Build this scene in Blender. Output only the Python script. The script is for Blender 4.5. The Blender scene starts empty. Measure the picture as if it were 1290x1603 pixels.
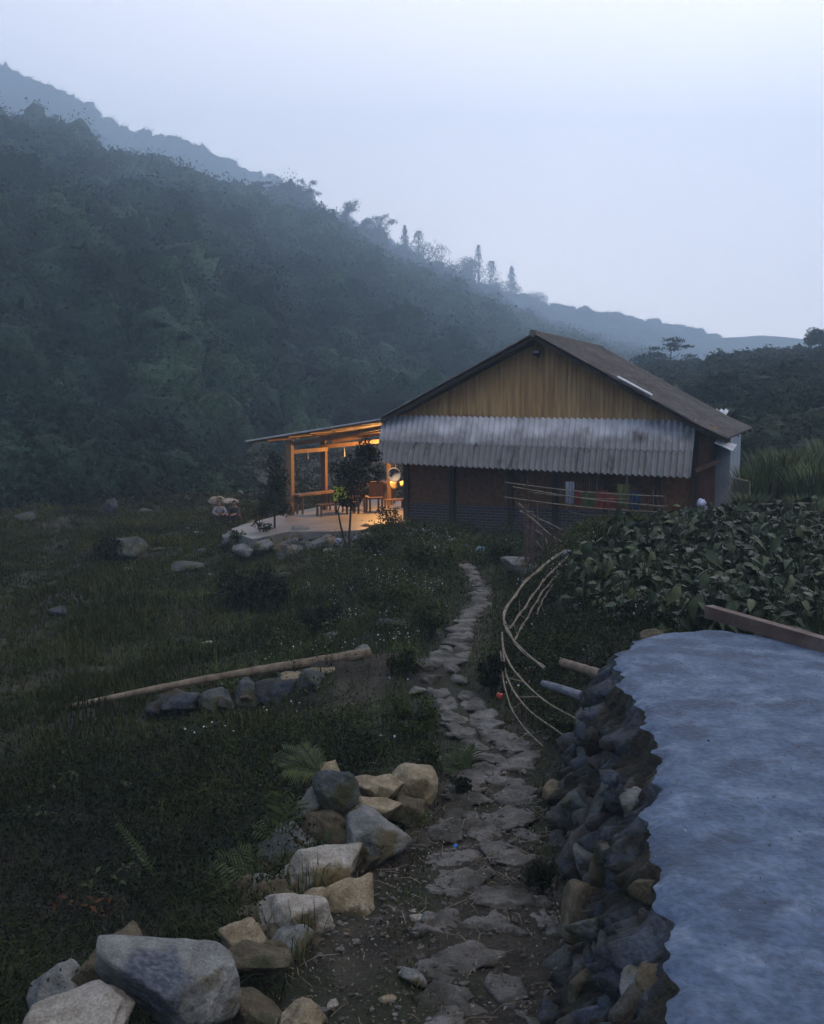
import bpy, bmesh, math, random
import numpy as np
from mathutils import Vector, Matrix
R = math.radians
sc = bpy.context.scene
COL = sc.collection

# ------------------------------------------------------------------ camera, sky, sun, exposure
CAMZ, FP, CX, CY, HORZ = 3.4, 1600.0, 645.0, 801.5, 622.0
PITCH = math.atan((CY - HORZ) / FP)
cd = bpy.data.cameras.new('camera'); cam = bpy.data.objects.new('camera', cd); COL.objects.link(cam)
cam.location = (0, 0, CAMZ); cam.rotation_euler = (R(90) - PITCH, 0, 0)
cd.sensor_fit = 'VERTICAL'; cd.sensor_height = 24.0; cd.lens = 24.0 * FP / 1603.0
cd.clip_start = 0.05; cd.clip_end = 6000
sc.camera = cam
SUN_EL, SUN_AZ = 52, 150          # azimuth clockwise from +Y: the brightest cloud is high, behind and right of the camera
w = bpy.data.worlds.new('World'); sc.world = w; w.use_nodes = True
nt = w.node_tree; nt.nodes.clear(); N = nt.nodes.new; L = nt.links.new
out = N('ShaderNodeOutputWorld')
sky = N('ShaderNodeTexSky'); sky.sky_type = 'NISHITA'; sky.sun_disc = False
sky.sun_elevation = R(SUN_EL); sky.sun_rotation = R(SUN_AZ); sky.dust_density = 4.0
bg1 = N('ShaderNodeBackground'); bg1.inputs[1].default_value = 0.05
L(sky.outputs[0], bg1.inputs[0])
bg2 = N('ShaderNodeBackground')
tc = N('ShaderNodeTexCoord'); mp = N('ShaderNodeMapping')
dotv = N('ShaderNodeVectorMath'); dotv.operation = 'DOT_PRODUCT'
dotv.inputs[1].default_value = (0.58, 0.80, -0.26)      # sky brighter front right, unseen part overhead and behind darkened to dim the foreground
L(tc.outputs['Generated'], dotv.inputs[0])
nz = N('ShaderNodeTexNoise'); nz.inputs['Scale'].default_value = 1.4; nz.inputs['Detail'].default_value = 3
L(tc.outputs['Generated'], nz.inputs['Vector'])
mad = N('ShaderNodeMath'); mad.operation = 'MULTIPLY_ADD'; mad.inputs[1].default_value = 0.22
L(nz.outputs[0], mad.inputs[0]); L(dotv.outputs['Value'], mad.inputs[2])
cr = N('ShaderNodeValToRGB'); cr.color_ramp.elements[0].position = 0.0; cr.color_ramp.elements[1].position = 0.95
cr.color_ramp.elements[0].color = (0.20, 0.235, 0.32, 1); cr.color_ramp.elements[1].color = (1.42, 1.36, 1.44, 1)
L(mad.outputs[0], cr.inputs[0]); L(cr.outputs[0], bg2.inputs[0]); bg2.inputs[1].default_value = 0.95
mx = N('ShaderNodeMixShader'); mx.inputs[0].default_value = 0.86
L(bg1.outputs[0], mx.inputs[1]); L(bg2.outputs[0], mx.inputs[2]); L(mx.outputs[0], out.inputs[0])
sl = bpy.data.lights.new('sun', 'SUN'); sl.energy = 0.5; sl.angle = R(35); sl.color = (1.0, 0.90, 0.78)
so = bpy.data.objects.new('sun', sl); COL.objects.link(so)
sd = Vector((math.sin(R(SUN_AZ)) * math.cos(R(SUN_EL)), math.cos(R(SUN_AZ)) * math.cos(R(SUN_EL)), math.sin(R(SUN_EL))))
so.rotation_euler = sd.to_track_quat('Z', 'Y').to_euler()
vs = sc.view_settings
sc.display_settings.display_device = 'sRGB'; vs.view_transform = 'Standard'; vs.look = 'None'
vs.exposure = 1.3; vs.gamma = 1.0; vs.use_curve_mapping = False
cy = sc.cycles
cy.use_denoising = True; cy.max_bounces = 7; cy.volume_bounces = 4; cy.transparent_max_bounces = 12
cy.sample_clamp_indirect = 4.0; cy.caustics_reflective = False; cy.caustics_refractive = False
HAZE = dict(density=0.0017, color=(0.68, 0.84, 1.0))

# ------------------------------------------------------------------ measuring helpers
cp, sp = math.cos(PITCH), math.sin(PITCH)
def ray(px, py):
    x = (px - CX) / FP; y = -(py - CY) / FP
    return np.array([x, cp + y * sp, -sp + y * cp])
O0 = np.array([0, 0, CAMZ])
def PZ(px, py, z):
    d = ray(px, py); return O0 + d * ((z - CAMZ) / d[2])
def PD(px, py, D):
    d = ray(px, py); return O0 + d * (D / d[1])
def sstep(x): x = np.clip(x, 0, 1); return x * x * (3 - 2 * x)
def wav(x, y, s, seed=0, oct=3):
    r = np.random.RandomState(seed); o = 0; a = 1.0; x = np.asarray(x, float); y = np.asarray(y, float)
    for k in range(oct):
        for j in range(4):
            an = r.rand() * 6.283; f = (0.7 + 0.7 * r.rand()) / s
            o = o + a * 0.5 * np.sin((x * math.cos(an) + y * math.sin(an)) * f * 6.283 + r.rand() * 6.283)
        a *= 0.5; s *= 0.47
    return o
_cl = [(0.75, 2.0), (0.55, 4.5), (0.55, 5.5), (0.50, 6.6), (0.55, 7.5), (0.68, 8.6), (0.86, 9.4), (0.66, 10.1), (0.52, 11.1), (0.28, 12.0), (0.50, 13.0), (0.66, 14.1), (0.86, 15.4), (1.12, 16.6), (1.24, 18.0), (1.15, 20.0), (0.7, 22.5)]
_cy = np.array([c[1] for c in _cl]); _cx = np.array([c[0] for c in _cl])
def pathx(y): return np.interp(y, _cy, _cx)
def H(x, y):
    x = np.asarray(x, float); y = np.asarray(y, float)
    d = x - pathx(y)
    z = -0.38 * sstep((-d - 0.7) / 2.4)                           # meadow and ditch left of the path
    xb = np.interp(y, [0, 6, 8.6, 10, 13, 17, 19.5, 21, 23, 26, 40], [1.7, 1.9, 2.0, 1.7, 1.75, 2.05, 2.7, 3.6, 5.5, 8.5, 12])
    z = z + 0.78 * sstep((x - xb + 0.35) / 1.1) * sstep((60 - y) / 25)
    z = z + 0.03 * wav(x, y, 1.6, 3) * np.clip((np.abs(d) - 0.35) * 2, 0.25, 1.6) + 0.10 * wav(x, y, 7, 4, 2) * sstep((np.abs(d) - 1.5) / 2) * sstep((x * x + (y) ** 2) / 400)
    hs = sstep((x - xb) / 1.5)
    z = z + 0.05 * hs * (y > 16) 
    # knoll of the rubble under the pole and the porch bank
    z = z + 0.28 * np.exp(-(((x + 0.6) / 1.3) ** 2 + ((y - 12.3) / 0.6) ** 2))
    z = z + 0.34 * np.exp(-(((x + 1.6) / 2.2) ** 2 + ((y - 26.5) / 2.4) ** 2))
    bs_, bt_ = (x + 0.35) * 0.9272 - (y - 27.0) * 0.3746, (x + 0.35) * 0.3746 + (y - 27.0) * 0.9272
    z = z + (np.maximum(z, -0.22) - z) * sstep((bt_ + 5.0) / 1.3) * sstep((bs_ + 9.0) / 1.6) * sstep((6 - bs_) / 2) * (bt_ < 3)
    hs_ = (x + 0.35) * 0.9272 - (y - 27.0) * 0.3746; ht_ = (x + 0.35) * 0.3746 + (y - 27.0) * 0.9272      # house footprint stays below its floor
    inn = sstep((ht_ + 1.5) / 0.8) * sstep((hs_ + 5.2) / 1.0) * (ht_ < 9) * sstep((4.5 - hs_) / 2); z = z * (1 - inn) + np.minimum(z, 0.02) * inn
    r = np.sqrt(x * x + y * y)
    z = z - 3.0 * sstep((r - 60) / 60)
    return z
def PG(px, py, dz=0.0):
    d = ray(px, py); t = np.linspace(2.5, 90, 6000)
    p = O0[None] + d[None] * t[:, None]
    hit = np.nonzero(p[:, 2] < H(p[:, 0], p[:, 1]) + dz)[0]
    q = p[hit[0]] if len(hit) else p[-1]
    return q

# ------------------------------------------------------------------ object helpers
def tag(o, label=None, cat=None, group=None, kind=None):
    if label: o['label'] = label
    if cat: o['category'] = cat
    if group: o['group'] = group
    if kind: o['kind'] = kind
    return o
def empty(name, loc=(0, 0, 0), rz=0.0):
    o = bpy.data.objects.new(name, None); COL.objects.link(o); o.empty_display_size = 0.1
    o.location = loc; o.rotation_euler = (0, 0, rz); return o
def thing(name, label, cat, loc=(0, 0, 0), rz=0.0, group=None):
    return tag(empty(name, loc, rz), label, cat, group)
class MB:
    def __init__(s): s.V = []; s.F = []; s.n = 0; s.A = []
    def add(s, V, F, a=None):
        V = np.asarray(V, float)
        s.V.append(V); s.F += [tuple(int(i) + s.n for i in f) for f in F]; s.n += len(V)
        if a is not None: s.A += [a] * len(F)
        return s
    def box(s, c, d, rz=0.0, M=None):
        x, y, z = [k / 2 for k in d]
        V = np.array([[i * x, j * y, k * z] for k in (-1, 1) for (i, j) in ((-1, -1), (1, -1), (1, 1), (-1, 1))])
        if M is not None: V = V @ np.array(M).T
        if rz: V = V @ np.array([[math.cos(rz), math.sin(rz), 0], [-math.sin(rz), math.cos(rz), 0], [0, 0, 1]])
        return s.add(V + np.array(c), [(3, 2, 1, 0), (4, 5, 6, 7), (0, 1, 5, 4), (1, 2, 6, 5), (2, 3, 7, 6), (3, 0, 4, 7)])
    def bar(s, a, b, wd, ht):
        a = np.array(a, float); b = np.array(b, float); t = b - a; ln = np.linalg.norm(t); t /= ln
        up = np.array([0, 0, 1.]) if abs(t[2]) < 0.95 else np.array([0, 1., 0])
        sx = np.cross(t, up); sx /= np.linalg.norm(sx); uz = np.cross(sx, t)
        M = np.stack([t, sx, uz], 1)
        return s.box((a + b) / 2, (ln, wd, ht), M=M)
    def tube(s, P, r, seg=8, cap=True):
        P = np.array(P, float); n = len(P); r = np.full(n, r) if np.isscalar(r) else np.array(r, float)
        T = np.gradient(P, axis=0); T /= np.linalg.norm(T, axis=1)[:, None] + 1e-9
        ref = np.array([0, 0, 1.]) if abs(T[0][2]) < 0.9 else np.array([1., 0, 0])
        V = []
        for i in range(n):
            a = np.cross(T[i], ref); a /= np.linalg.norm(a) + 1e-9; b = np.cross(T[i], a); ref = np.cross(a, T[i])
            for k in range(seg):
                an = 6.28318 * k / seg; V.append(P[i] + r[i] * (math.cos(an) * a + math.sin(an) * b))
        F = []
        for i in range(n - 1):
            for k in range(seg):
                k2 = (k + 1) % seg; F.append((i * seg + k, i * seg + k2, (i + 1) * seg + k2, (i + 1) * seg + k))
        if cap: F.append(tuple(range(seg - 1, -1, -1))); F.append(tuple((n - 1) * seg + k for k in range(seg)))
        return s.add(V, F)
    def build(s, name, mat, parent=None, smooth=False, attr=None):
        me = bpy.data.meshes.new(name)
        me.from_pydata(np.concatenate(s.V).tolist(), [], s.F)
        if smooth: me.shade_smooth()
        me.materials.append(mat)
        o = bpy.data.objects.new(name, me); COL.objects.link(o)
        if parent: o.parent = parent
        return o
def quads(name, V, F, mat, parent=None, rnd=None, smooth=False):
    """fast mesh: V (n,3), F (m,k) same-size faces, rnd (m,) face attribute"""
    V = np.ascontiguousarray(V, np.float32); F = np.ascontiguousarray(F, np.int32); m, k = F.shape
    me = bpy.data.meshes.new(name)
    me.vertices.add(len(V)); me.vertices.foreach_set('co', V.ravel())
    me.loops.add(m * k); me.loops.foreach_set('vertex_index', F.ravel())
    me.polygons.add(m); me.polygons.foreach_set('loop_start', np.arange(0, m * k, k, dtype=np.int32))
    try: me.polygons.foreach_set('loop_total', np.full(m, k, np.int32))
    except Exception: pass
    if rnd is not None:
        at = me.attributes.new('rnd', 'FLOAT', 'FACE'); at.data.foreach_set('value', np.ascontiguousarray(rnd, np.float32))
    me.update(calc_edges=True)
    if smooth: me.shade_smooth()
    me.materials.append(mat)
    o = bpy.data.objects.new(name, me); COL.objects.link(o)
    if parent: o.parent = parent
    return o
def copy_tree(o, parent=None):
    c = o.copy(); COL.objects.link(c); c.parent = parent
    for ch in list(o.children): copy_tree(ch, c)
    return c
def leafcards(C, size, rs, asp=0.42, up=0.5, dirs=None):
    """rhombic leaves: centres C, sizes; returns V,F"""
    n = len(C); size = np.broadcast_to(np.asarray(size, float), (n,))
    a = rs.randn(n, 3) if dirs is None else dirs + 0.35 * rs.randn(n, 3)
    a /= np.linalg.norm(a, axis=1)[:, None] + 1e-9
    nn = rs.randn(n, 3); nn[:, 2] = np.abs(nn[:, 2]) + up * 2
    b = np.cross(nn, a); b /= np.linalg.norm(b, axis=1)[:, None] + 1e-9
    L_ = a * size[:, None] * 0.5; W_ = b * size[:, None] * 0.5 * asp
    drop = np.zeros((n, 3)); drop[:, 2] = -size * 0.12
    V = np.stack([C - L_ + drop, C + W_ - L_ * 0.1, C + L_ + drop, C - W_ - L_ * 0.1], 1).reshape(-1, 3)
    F = np.arange(n * 4).reshape(n, 4)
    return V, F

# ------------------------------------------------------------------ materials
MATS = {}
def newmat(name):
    m = bpy.data.materials.new(name); m.use_nodes = True; t = m.node_tree
    return m, t, t.nodes['Principled BSDF']
def noisemat(name, cols, scale=3.0, detail=6, rough=0.85, bump=0.3, bscale=None, stretch=(1, 1, 1), spec=0.3, dist=0.0, coord='Object', bdist=0.02, second=None, speck=0):
    m, t, b = newmat(name); n = t.nodes.new; l = t.links.new
    tc = n('ShaderNodeTexCoord'); mp = n('ShaderNodeMapping'); mp.inputs['Scale'].default_value = stretch
    l(tc.outputs[coord], mp.inputs[0])
    nz = n('ShaderNodeTexNoise'); nz.inputs['Scale'].default_value = scale; nz.inputs['Detail'].default_value = detail
    nz.inputs['Distortion'].default_value = dist; nz.inputs['Roughness'].default_value = 0.62
    l(mp.outputs[0], nz.inputs['Vector'])
    cr = n('ShaderNodeValToRGB'); el = cr.color_ramp.elements
    k = len(cols); el[0].position = 0.3; el[1].position = 0.7
    el[0].color = (*cols[0], 1); el[1].color = (*cols[-1], 1)
    for i in range(1, k - 1):
        e = el.new(0.3 + 0.4 * i / (k - 1)); e.color = (*cols[i], 1)
    l(nz.outputs[0], cr.inputs[0]); src = cr.outputs[0]
    if second:                                                       # (colour, scale, threshold, width)
        c2, s2, th, wd = second
        n2 = n('ShaderNodeTexNoise'); n2.inputs['Scale'].default_value = s2; n2.inputs['Detail'].default_value = 5
        l(mp.outputs[0], n2.inputs['Vector'])
        mr = n('ShaderNodeMapRange'); mr.inputs[1].default_value = th; mr.inputs[2].default_value = th + wd
        l(n2.outputs[0], mr.inputs[0]); mi = n('ShaderNodeMix'); mi.data_type = 'RGBA'
        l(mr.outputs[0], mi.inputs[0]); l(src, mi.inputs[6]); mi.inputs[7].default_value = (*c2, 1); src = mi.outputs[2]
    if speck:
        n3 = n('ShaderNodeTexNoise'); n3.inputs['Scale'].default_value = speck; n3.inputs['Detail'].default_value = 4; l(tc.outputs[coord], n3.inputs['Vector'])
        m3 = n('ShaderNodeMapRange'); m3.inputs[1].default_value = 0.35; m3.inputs[2].default_value = 0.65; m3.inputs[3].default_value = 0.78; m3.inputs[4].default_value = 1.2; l(n3.outputs[0], m3.inputs[0])
        v3 = n('ShaderNodeVectorMath'); v3.operation = 'SCALE'; l(src, v3.inputs[0]); l(m3.outputs[0], v3.inputs['Scale']); src = v3.outputs[0]
    l(src, b.inputs['Base Color'])
    b.inputs['Roughness'].default_value = rough; b.inputs['Specular IOR Level'].default_value = spec
    if bump:
        nb = n('ShaderNodeTexNoise'); nb.inputs['Scale'].default_value = bscale or scale * 5; nb.inputs['Detail'].default_value = 8
        l(mp.outputs[0], nb.inputs['Vector']); bp = n('ShaderNodeBump'); bp.inputs['Strength'].default_value = bump; bp.inputs['Distance'].default_value = bdist
        l(nb.outputs[0], bp.inputs['Height']); l(bp.outputs[0], b.inputs['Normal'])
    m['src'] = 1
    return m
def leafmat(name, c0, c1, c2, rough=0.7, nscale=0.6, spec=0.10):
    m, t, b = newmat(name); n = t.nodes.new; l = t.links.new
    at = n('ShaderNodeAttribute'); at.attribute_name = 'rnd'
    tc = n('ShaderNodeTexCoord'); nz = n('ShaderNodeTexNoise'); nz.inputs['Scale'].default_value = nscale; nz.inputs['Detail'].default_value = 3
    l(tc.outputs['Object'], nz.inputs['Vector'])
    md = n('ShaderNodeMath'); md.operation = 'MULTIPLY_ADD'; md.inputs[1].default_value = 0.5
    l(at.outputs['Fac'], md.inputs[0])
    m2 = n('ShaderNodeMath'); m2.operation = 'MULTIPLY_ADD'; m2.inputs[1].default_value = 1.3; m2.inputs[2].default_value = -0.4
    l(nz.outputs[0], m2.inputs[0]); l(m2.outputs[0], md.inputs[2])
    cr = n('ShaderNodeValToRGB'); e = cr.color_ramp.elements; e[0].position = 0.1; e[1].position = 0.95
    e[0].color = (*c0, 1); e[1].color = (*c2, 1); q = e.new(0.5); q.color = (*c1, 1)
    l(md.outputs[0], cr.inputs[0]); l(cr.outputs[0], b.inputs['Base Color'])
    b.inputs['Roughness'].default_value = rough; b.inputs['Specular IOR Level'].default_value = spec
    return m
def plain(name, c, rough=0.6, spec=0.4): return noisemat(name, [tuple(k * 0.8 for k in c), tuple(min(1, k * 1.15) for k in c)], scale=6, rough=rough, bump=0.1, spec=spec)

M = {}
M['rock_tan'] = noisemat('rock_tan', [(0.12, 0.09, 0.05), (0.24, 0.19, 0.12), (0.37, 0.32, 0.23)], 4.5, 9, 0.85, 1.0, 13, second=((0.085, 0.065, 0.032), 2.6, 0.53, 0.08), bdist=0.05, speck=75, spec=0.25)
M['rock_pale'] = noisemat('rock_pale', [(0.15, 0.125, 0.095), (0.30, 0.265, 0.22), (0.43, 0.40, 0.36)], 4.5, 9, 0.85, 1.0, 13, second=((0.13, 0.095, 0.045), 2.4, 0.54, 0.08), bdist=0.05, speck=75, spec=0.25)
M['rock_grey'] = noisemat('rock_grey', [(0.075, 0.075, 0.068), (0.15, 0.15, 0.14), (0.25, 0.245, 0.235)], 4.5, 9, 0.85, 1.0, 13, second=((0.09, 0.075, 0.04), 2.8, 0.53, 0.08), bdist=0.05, speck=75, spec=0.25)
M['rock_dark'] = noisemat('rock_dark', [(0.025, 0.028, 0.026), (0.06, 0.065, 0.062), (0.13, 0.14, 0.135)], 4.5, 9, 0.85, 1.0, 13, second=((0.05, 0.05, 0.022), 3.2, 0.50, 0.1), bdist=0.05, speck=75, spec=0.25)
M['rock_brown'] = noisemat('rock_brown', [(0.04, 0.032, 0.020), (0.085, 0.066, 0.040), (0.15, 0.12, 0.075)], 4.5, 9, 0.85, 1.0, 13, second=((0.045, 0.045, 0.022), 3.2, 0.52, 0.1), bdist=0.05, speck=75, spec=0.25)
M['rock_wall'] = noisemat('wall_rock', [(0.02, 0.018, 0.015), (0.045, 0.041, 0.035), (0.095, 0.09, 0.08)], 4.5, 9, 0.85, 1.0, 13, second=((0.05, 0.058, 0.075), 2.8, 0.53, 0.06), bdist=0.05, speck=75, spec=0.25)
M['soil'] = noisemat('soil', [(0.016, 0.013, 0.009), (0.033, 0.026, 0.018), (0.058, 0.048, 0.035)], 3.2, 10, 0.9, 1.0, 22, coord='Object', bdist=0.04, second=((0.022, 0.023, 0.010), 0.7, 0.46, 0.10), speck=70)
M['flag'] = noisemat('flagstone', [(0.045, 0.040, 0.034), (0.10, 0.09, 0.078), (0.17, 0.158, 0.145)], 3.0, 9, 0.75, 0.9, 16, second=((0.030, 0.026, 0.017), 1.7, 0.50, 0.08), bdist=0.04, speck=60, spec=0.4)
M['concrete'] = noisemat('wet_concrete', [(0.034, 0.056, 0.100), (0.072, 0.105, 0.168), (0.145, 0.182, 0.25)], 4.2, 15, 0.7, 1.0, 30, stretch=(1, 1, 1), dist=0.3, spec=0.3, bdist=0.012, second=((0.040, 0.060, 0.100), 2.2, 0.52, 0.12), speck=30)
M['mortar'] = noisemat('mortar', [(0.020, 0.020, 0.019), (0.048, 0.052, 0.058), (0.085, 0.10, 0.13)], 3.6, 9, 0.8, 1.0, 12, bdist=0.06, second=((0.024, 0.020, 0.012), 2.2, 0.46, 0.08), speck=50)
M['floor'] = noisemat('porch_concrete', [(0.09, 0.082, 0.075), (0.15, 0.14, 0.128), (0.22, 0.205, 0.19)], 0.9, 9, 0.55, 0.25, 14, spec=0.5)
M['wood'] = noisemat('porch_wood', [(0.07, 0.042, 0.025), (0.13, 0.078, 0.045), (0.19, 0.12, 0.07)], 3, 6, 0.65, 0.4, 30, stretch=(1, 1, 0.15))
M['wood_dark'] = noisemat('old_dark_wood', [(0.022, 0.016, 0.012), (0.045, 0.032, 0.022), (0.075, 0.052, 0.036)], 4, 6, 0.8, 0.4, 25, stretch=(1, 1, 0.2))
M['beam'] = noisemat('beam_wood', [(0.06, 0.036, 0.026), (0.11, 0.068, 0.05), (0.17, 0.12, 0.10)], 3, 7, 0.7, 0.4, 30, stretch=(0.3, 1, 1))
M['pole'] = noisemat('weathered_pole', [(0.085, 0.06, 0.04), (0.17, 0.125, 0.085), (0.26, 0.20, 0.145)], 9, 7, 0.75, 0.4, 40)
M['stick'] = noisemat('dry_stick', [(0.10, 0.072, 0.05), (0.20, 0.155, 0.11), (0.32, 0.265, 0.20)], 12, 5, 0.7, 0.3, 40)
M['stick_dark'] = noisemat('dark_stick', [(0.035, 0.025, 0.02), (0.08, 0.055, 0.045), (0.13, 0.09, 0.075)], 12, 5, 0.8, 0.3, 40)
M['log_blue'] = noisemat('grey_log', [(0.07, 0.07, 0.08), (0.13, 0.135, 0.16), (0.21, 0.22, 0.26)], 9, 7, 0.7, 0.5, 40)
M['bark'] = noisemat('bark', [(0.02, 0.017, 0.012), (0.045, 0.036, 0.026)], 9, 5, 0.9, 0.4, 30)
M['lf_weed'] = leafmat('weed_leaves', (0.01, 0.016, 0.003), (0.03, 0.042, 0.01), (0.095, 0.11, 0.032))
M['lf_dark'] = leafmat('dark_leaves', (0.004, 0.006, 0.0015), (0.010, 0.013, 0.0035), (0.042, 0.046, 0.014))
M['lf_grass'] = leafmat('meadow_grass', (0.009, 0.012, 0.003), (0.032, 0.037, 0.009), (0.085, 0.082, 0.020), nscale=0.45)
M['lf_forest'] = leafmat('forest_leaves', (0.006, 0.016, 0.010), (0.026, 0.060, 0.036), (0.11, 0.18, 0.095), nscale=0.10)
M['lf_hill'] = leafmat('slope_leaves', (0.008, 0.015, 0.006), (0.028, 0.046, 0.020), (0.095, 0.11, 0.05), nscale=0.18)
M['lf_crop'] = leafmat('crop_leaves', (0.009, 0.016, 0.005), (0.026, 0.04, 0.015), (0.11, 0.13, 0.055), rough=0.5, nscale=1.0, spec=0.22)
M['lf_reed'] = leafmat('reed_leaves', (0.03, 0.042, 0.014), (0.09, 0.115, 0.045), (0.24, 0.27, 0.14), rough=0.5)
M['lf_fern'] = leafmat('fern_leaves', (0.024, 0.036, 0.012), (0.045, 0.065, 0.024), (0.095, 0.1, 0.03), rough=0.45)
M['lf_tree'] = leafmat('sapling_leaves', (0.008, 0.011, 0.004), (0.017, 0.021, 0.009), (0.038, 0.042, 0.018))
for nm_ in ('lf_forest', 'lf_hill'):                               # leafy micro relief and leaf to leaf colour change
    t_ = M[nm_].node_tree; b_ = t_.nodes['Principled BSDF']; n = t_.nodes.new; l = t_.links.new; s_ = b_.inputs['Base Color'].links[0].from_socket
    tc_ = n('ShaderNodeTexCoord'); vo = n('ShaderNodeTexVoronoi'); vo.inputs['Scale'].default_value = 2.2; nz_ = n('ShaderNodeTexNoise'); nz_.inputs['Scale'].default_value = 3.2; nz_.inputs['Detail'].default_value = 5; nz_.inputs['Roughness'].default_value = 0.75
    l(tc_.outputs['Object'], vo.inputs['Vector']); l(tc_.outputs['Object'], nz_.inputs['Vector'])
    bp = n('ShaderNodeBump'); bp.inputs['Strength'].default_value = 1.0; bp.inputs['Distance'].default_value = 0.55; l(nz_.outputs[0], bp.inputs['Height']); l(bp.outputs[0], b_.inputs['Normal'])
    m3 = n('ShaderNodeMapRange'); m3.inputs[1].default_value = 0.38; m3.inputs[2].default_value = 0.62; m3.inputs[3].default_value = 0.45; m3.inputs[4].default_value = 1.5; l(nz_.outputs[0], m3.inputs[0])
    v3 = n('ShaderNodeVectorMath'); v3.operation = 'SCALE'; l(s_, v3.inputs[0]); l(m3.outputs[0], v3.inputs['Scale']); l(v3.outputs[0], b_.inputs['Base Color'])
M['petal'] = plain('white_petal', (0.42, 0.44, 0.46), 0.6)
M['litter'] = leafmat('litter', (0.05, 0.035, 0.022), (0.12, 0.09, 0.06), (0.34, 0.31, 0.28), nscale=6)
# ------------------------------------------------------------------ ground sheet
def sinhgrid(n, ext, k): t = np.linspace(-1, 1, n); return np.sinh(t * k) / math.sinh(k) * ext
def sheet(name, X, Y, Z, mat):
    ny, nx = X.shape; V = np.stack([X, Y, Z], -1).reshape(-1, 3)
    i = np.arange(ny - 1)[:, None] * nx + np.arange(nx - 1)[None]; i = i.ravel()
    return quads(name, V, np.stack([i, i + 1, i + nx + 1, i + nx], 1), mat, smooth=True)
gx = sinhgrid(520, 1090, 7.3); gy = sinhgrid(560, 1090, 6.7) + 9.0
GX, GY = np.meshgrid(gx, gy)
GZ = H(GX, GY)
near = (GX ** 2 + GY ** 2) < 900
GZ = GZ + np.where(near, 0.012 * wav(GX, GY, 0.35, 9, 3), 0)
GZ = np.where((GY < 3.0) & (GX > -3) & (GX < 9), np.minimum(GZ, 0.7), GZ)
g = sheet('ground', GX, GY, GZ, M['soil']); tag(g, 'dark damp earth ground of the valley floor', 'ground', kind='structure')

# ------------------------------------------------------------------ hills: skyline pixel, distance of the ridge, distance of the foot
HILLS = {}
def make_hill(name, tab, zb, mat, label, prof=0.9, rough=1.0, lump=8, du=12, ns=60, back=1.12, steps=0):
    tab = np.array(tab, float)
    U = np.arange(tab[0, 0], tab[-1, 0] + 1, du)
    def pos(u, s):
        py = np.interp(u, tab[:, 0], tab[:, 1]); Dr = np.interp(u, tab[:, 0], tab[:, 2]); Db = np.interp(u, tab[:, 0], tab[:, 3])
        x = (u - CX) / FP; yv = -(py - CY) / FP
        dy = cp + yv * sp; dz = -sp + yv * cp
        zr = CAMZ + dz / dy * Dr
        D = Db + (Dr - Db) * s
        z = np.where(s <= 1, zb + (zr - zb) * np.clip(s, 0, 1) ** prof, zr - (zr - zb) * (np.clip(s - 1, 0, 9) / (back - 1)) ** 1.3 * 1.02)
        hx = (u - CX) / FP / 0.9938 * D
        env = np.clip(s * 4, 0, 1) * np.where(s > 0.9, 0.35, 1.0)
        z = z + env * rough * (wav(hx, D, lump * 4, 11, 3) + 0.25 * wav(hx, D, lump, 12, 2))
        if steps: q = s * steps + 0.25 * wav(hx, D, 30, 15, 2); z = z + 0.32 * env * (sstep((q - np.floor(q)) * 3) - (q - np.floor(q)))
        return np.stack([hx, D, z], -1)
    S = np.concatenate([np.linspace(0, 1, ns), np.linspace(1, back, 12)[1:]])
    UU, SS = np.meshgrid(U, S); P = pos(UU, SS)
    o = sheet(name, P[..., 0], P[..., 1], P[..., 2], mat)
    tag(o, label, 'hill', kind='structure')
    HILLS[name] = (pos, tab); return o
M['hillsoil'] = noisemat('hillside_soil', [(0.014, 0.020, 0.009), (0.030, 0.038, 0.018), (0.05, 0.058, 0.03)], 0.25, 8, 0.95, 0.5, 1.5)
M['farhill'] = noisemat('far_hill_cover', [(0.016, 0.024, 0.012), (0.034, 0.045, 0.022), (0.055, 0.065, 0.035)], 0.05, 9, 0.95, 0.5, 0.4, bdist=2)
make_hill('hillside', [(-500, 136, 258, 37), (-300, 156, 276, 39), (0, 212, 293, 44), (60, 218, 302, 45), (130, 232, 311, 47), (170, 266, 318, 49), (245, 278, 336, 51), (330, 306, 362, 55), (420, 342, 410, 63), (490, 352, 464, 70), (560, 391, 531, 78), (610, 416, 583, 85), (700, 450, 692, 97), (770, 478, 785, 108), (810, 500, 851, 119), (850, 512, 901, 131), (900, 528, 951, 143), (1000, 556, 1002, 171), (1100, 600, 1052, 214), (1200, 640, 1076, 286)],
          -2.0, M['hillsoil'], 'steep dark forested slope rising left of the house', 0.92, 1.1, 9)
make_hill('spur', [(-700, 470, 62, 30), (-200, 560, 62, 33), (0, 622, 60, 35), (80, 640, 59, 36), (160, 668, 57, 37), (240, 706, 55, 38), (300, 745, 52, 39), (340, 775, 49, 41), (380, 800, 47, 42)],
          -0.6, M['hillsoil'], 'low dark spur at the foot of the forested slope', 0.8, 0.35, 5)
make_hill('far_ridge', [(-260, 10, 764, 360), (0, 96, 810, 378), (60, 120, 822, 378), (110, 138, 834, 378), (150, 163, 845, 387), (200, 200, 869, 396), (250, 213, 880, 396), (290, 215, 891, 405), (340, 238, 907, 414), (380, 258, 926, 414), (420, 283, 949, 423), (470, 303, 973, 432), (530, 338, 1019, 450), (600, 372, 1066, 486), (700, 420, 1112, 540)],
          0.0, M['farhill'], 'pale misty ridge rising behind the forested slope', 1.0, 1.6, 16)
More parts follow.
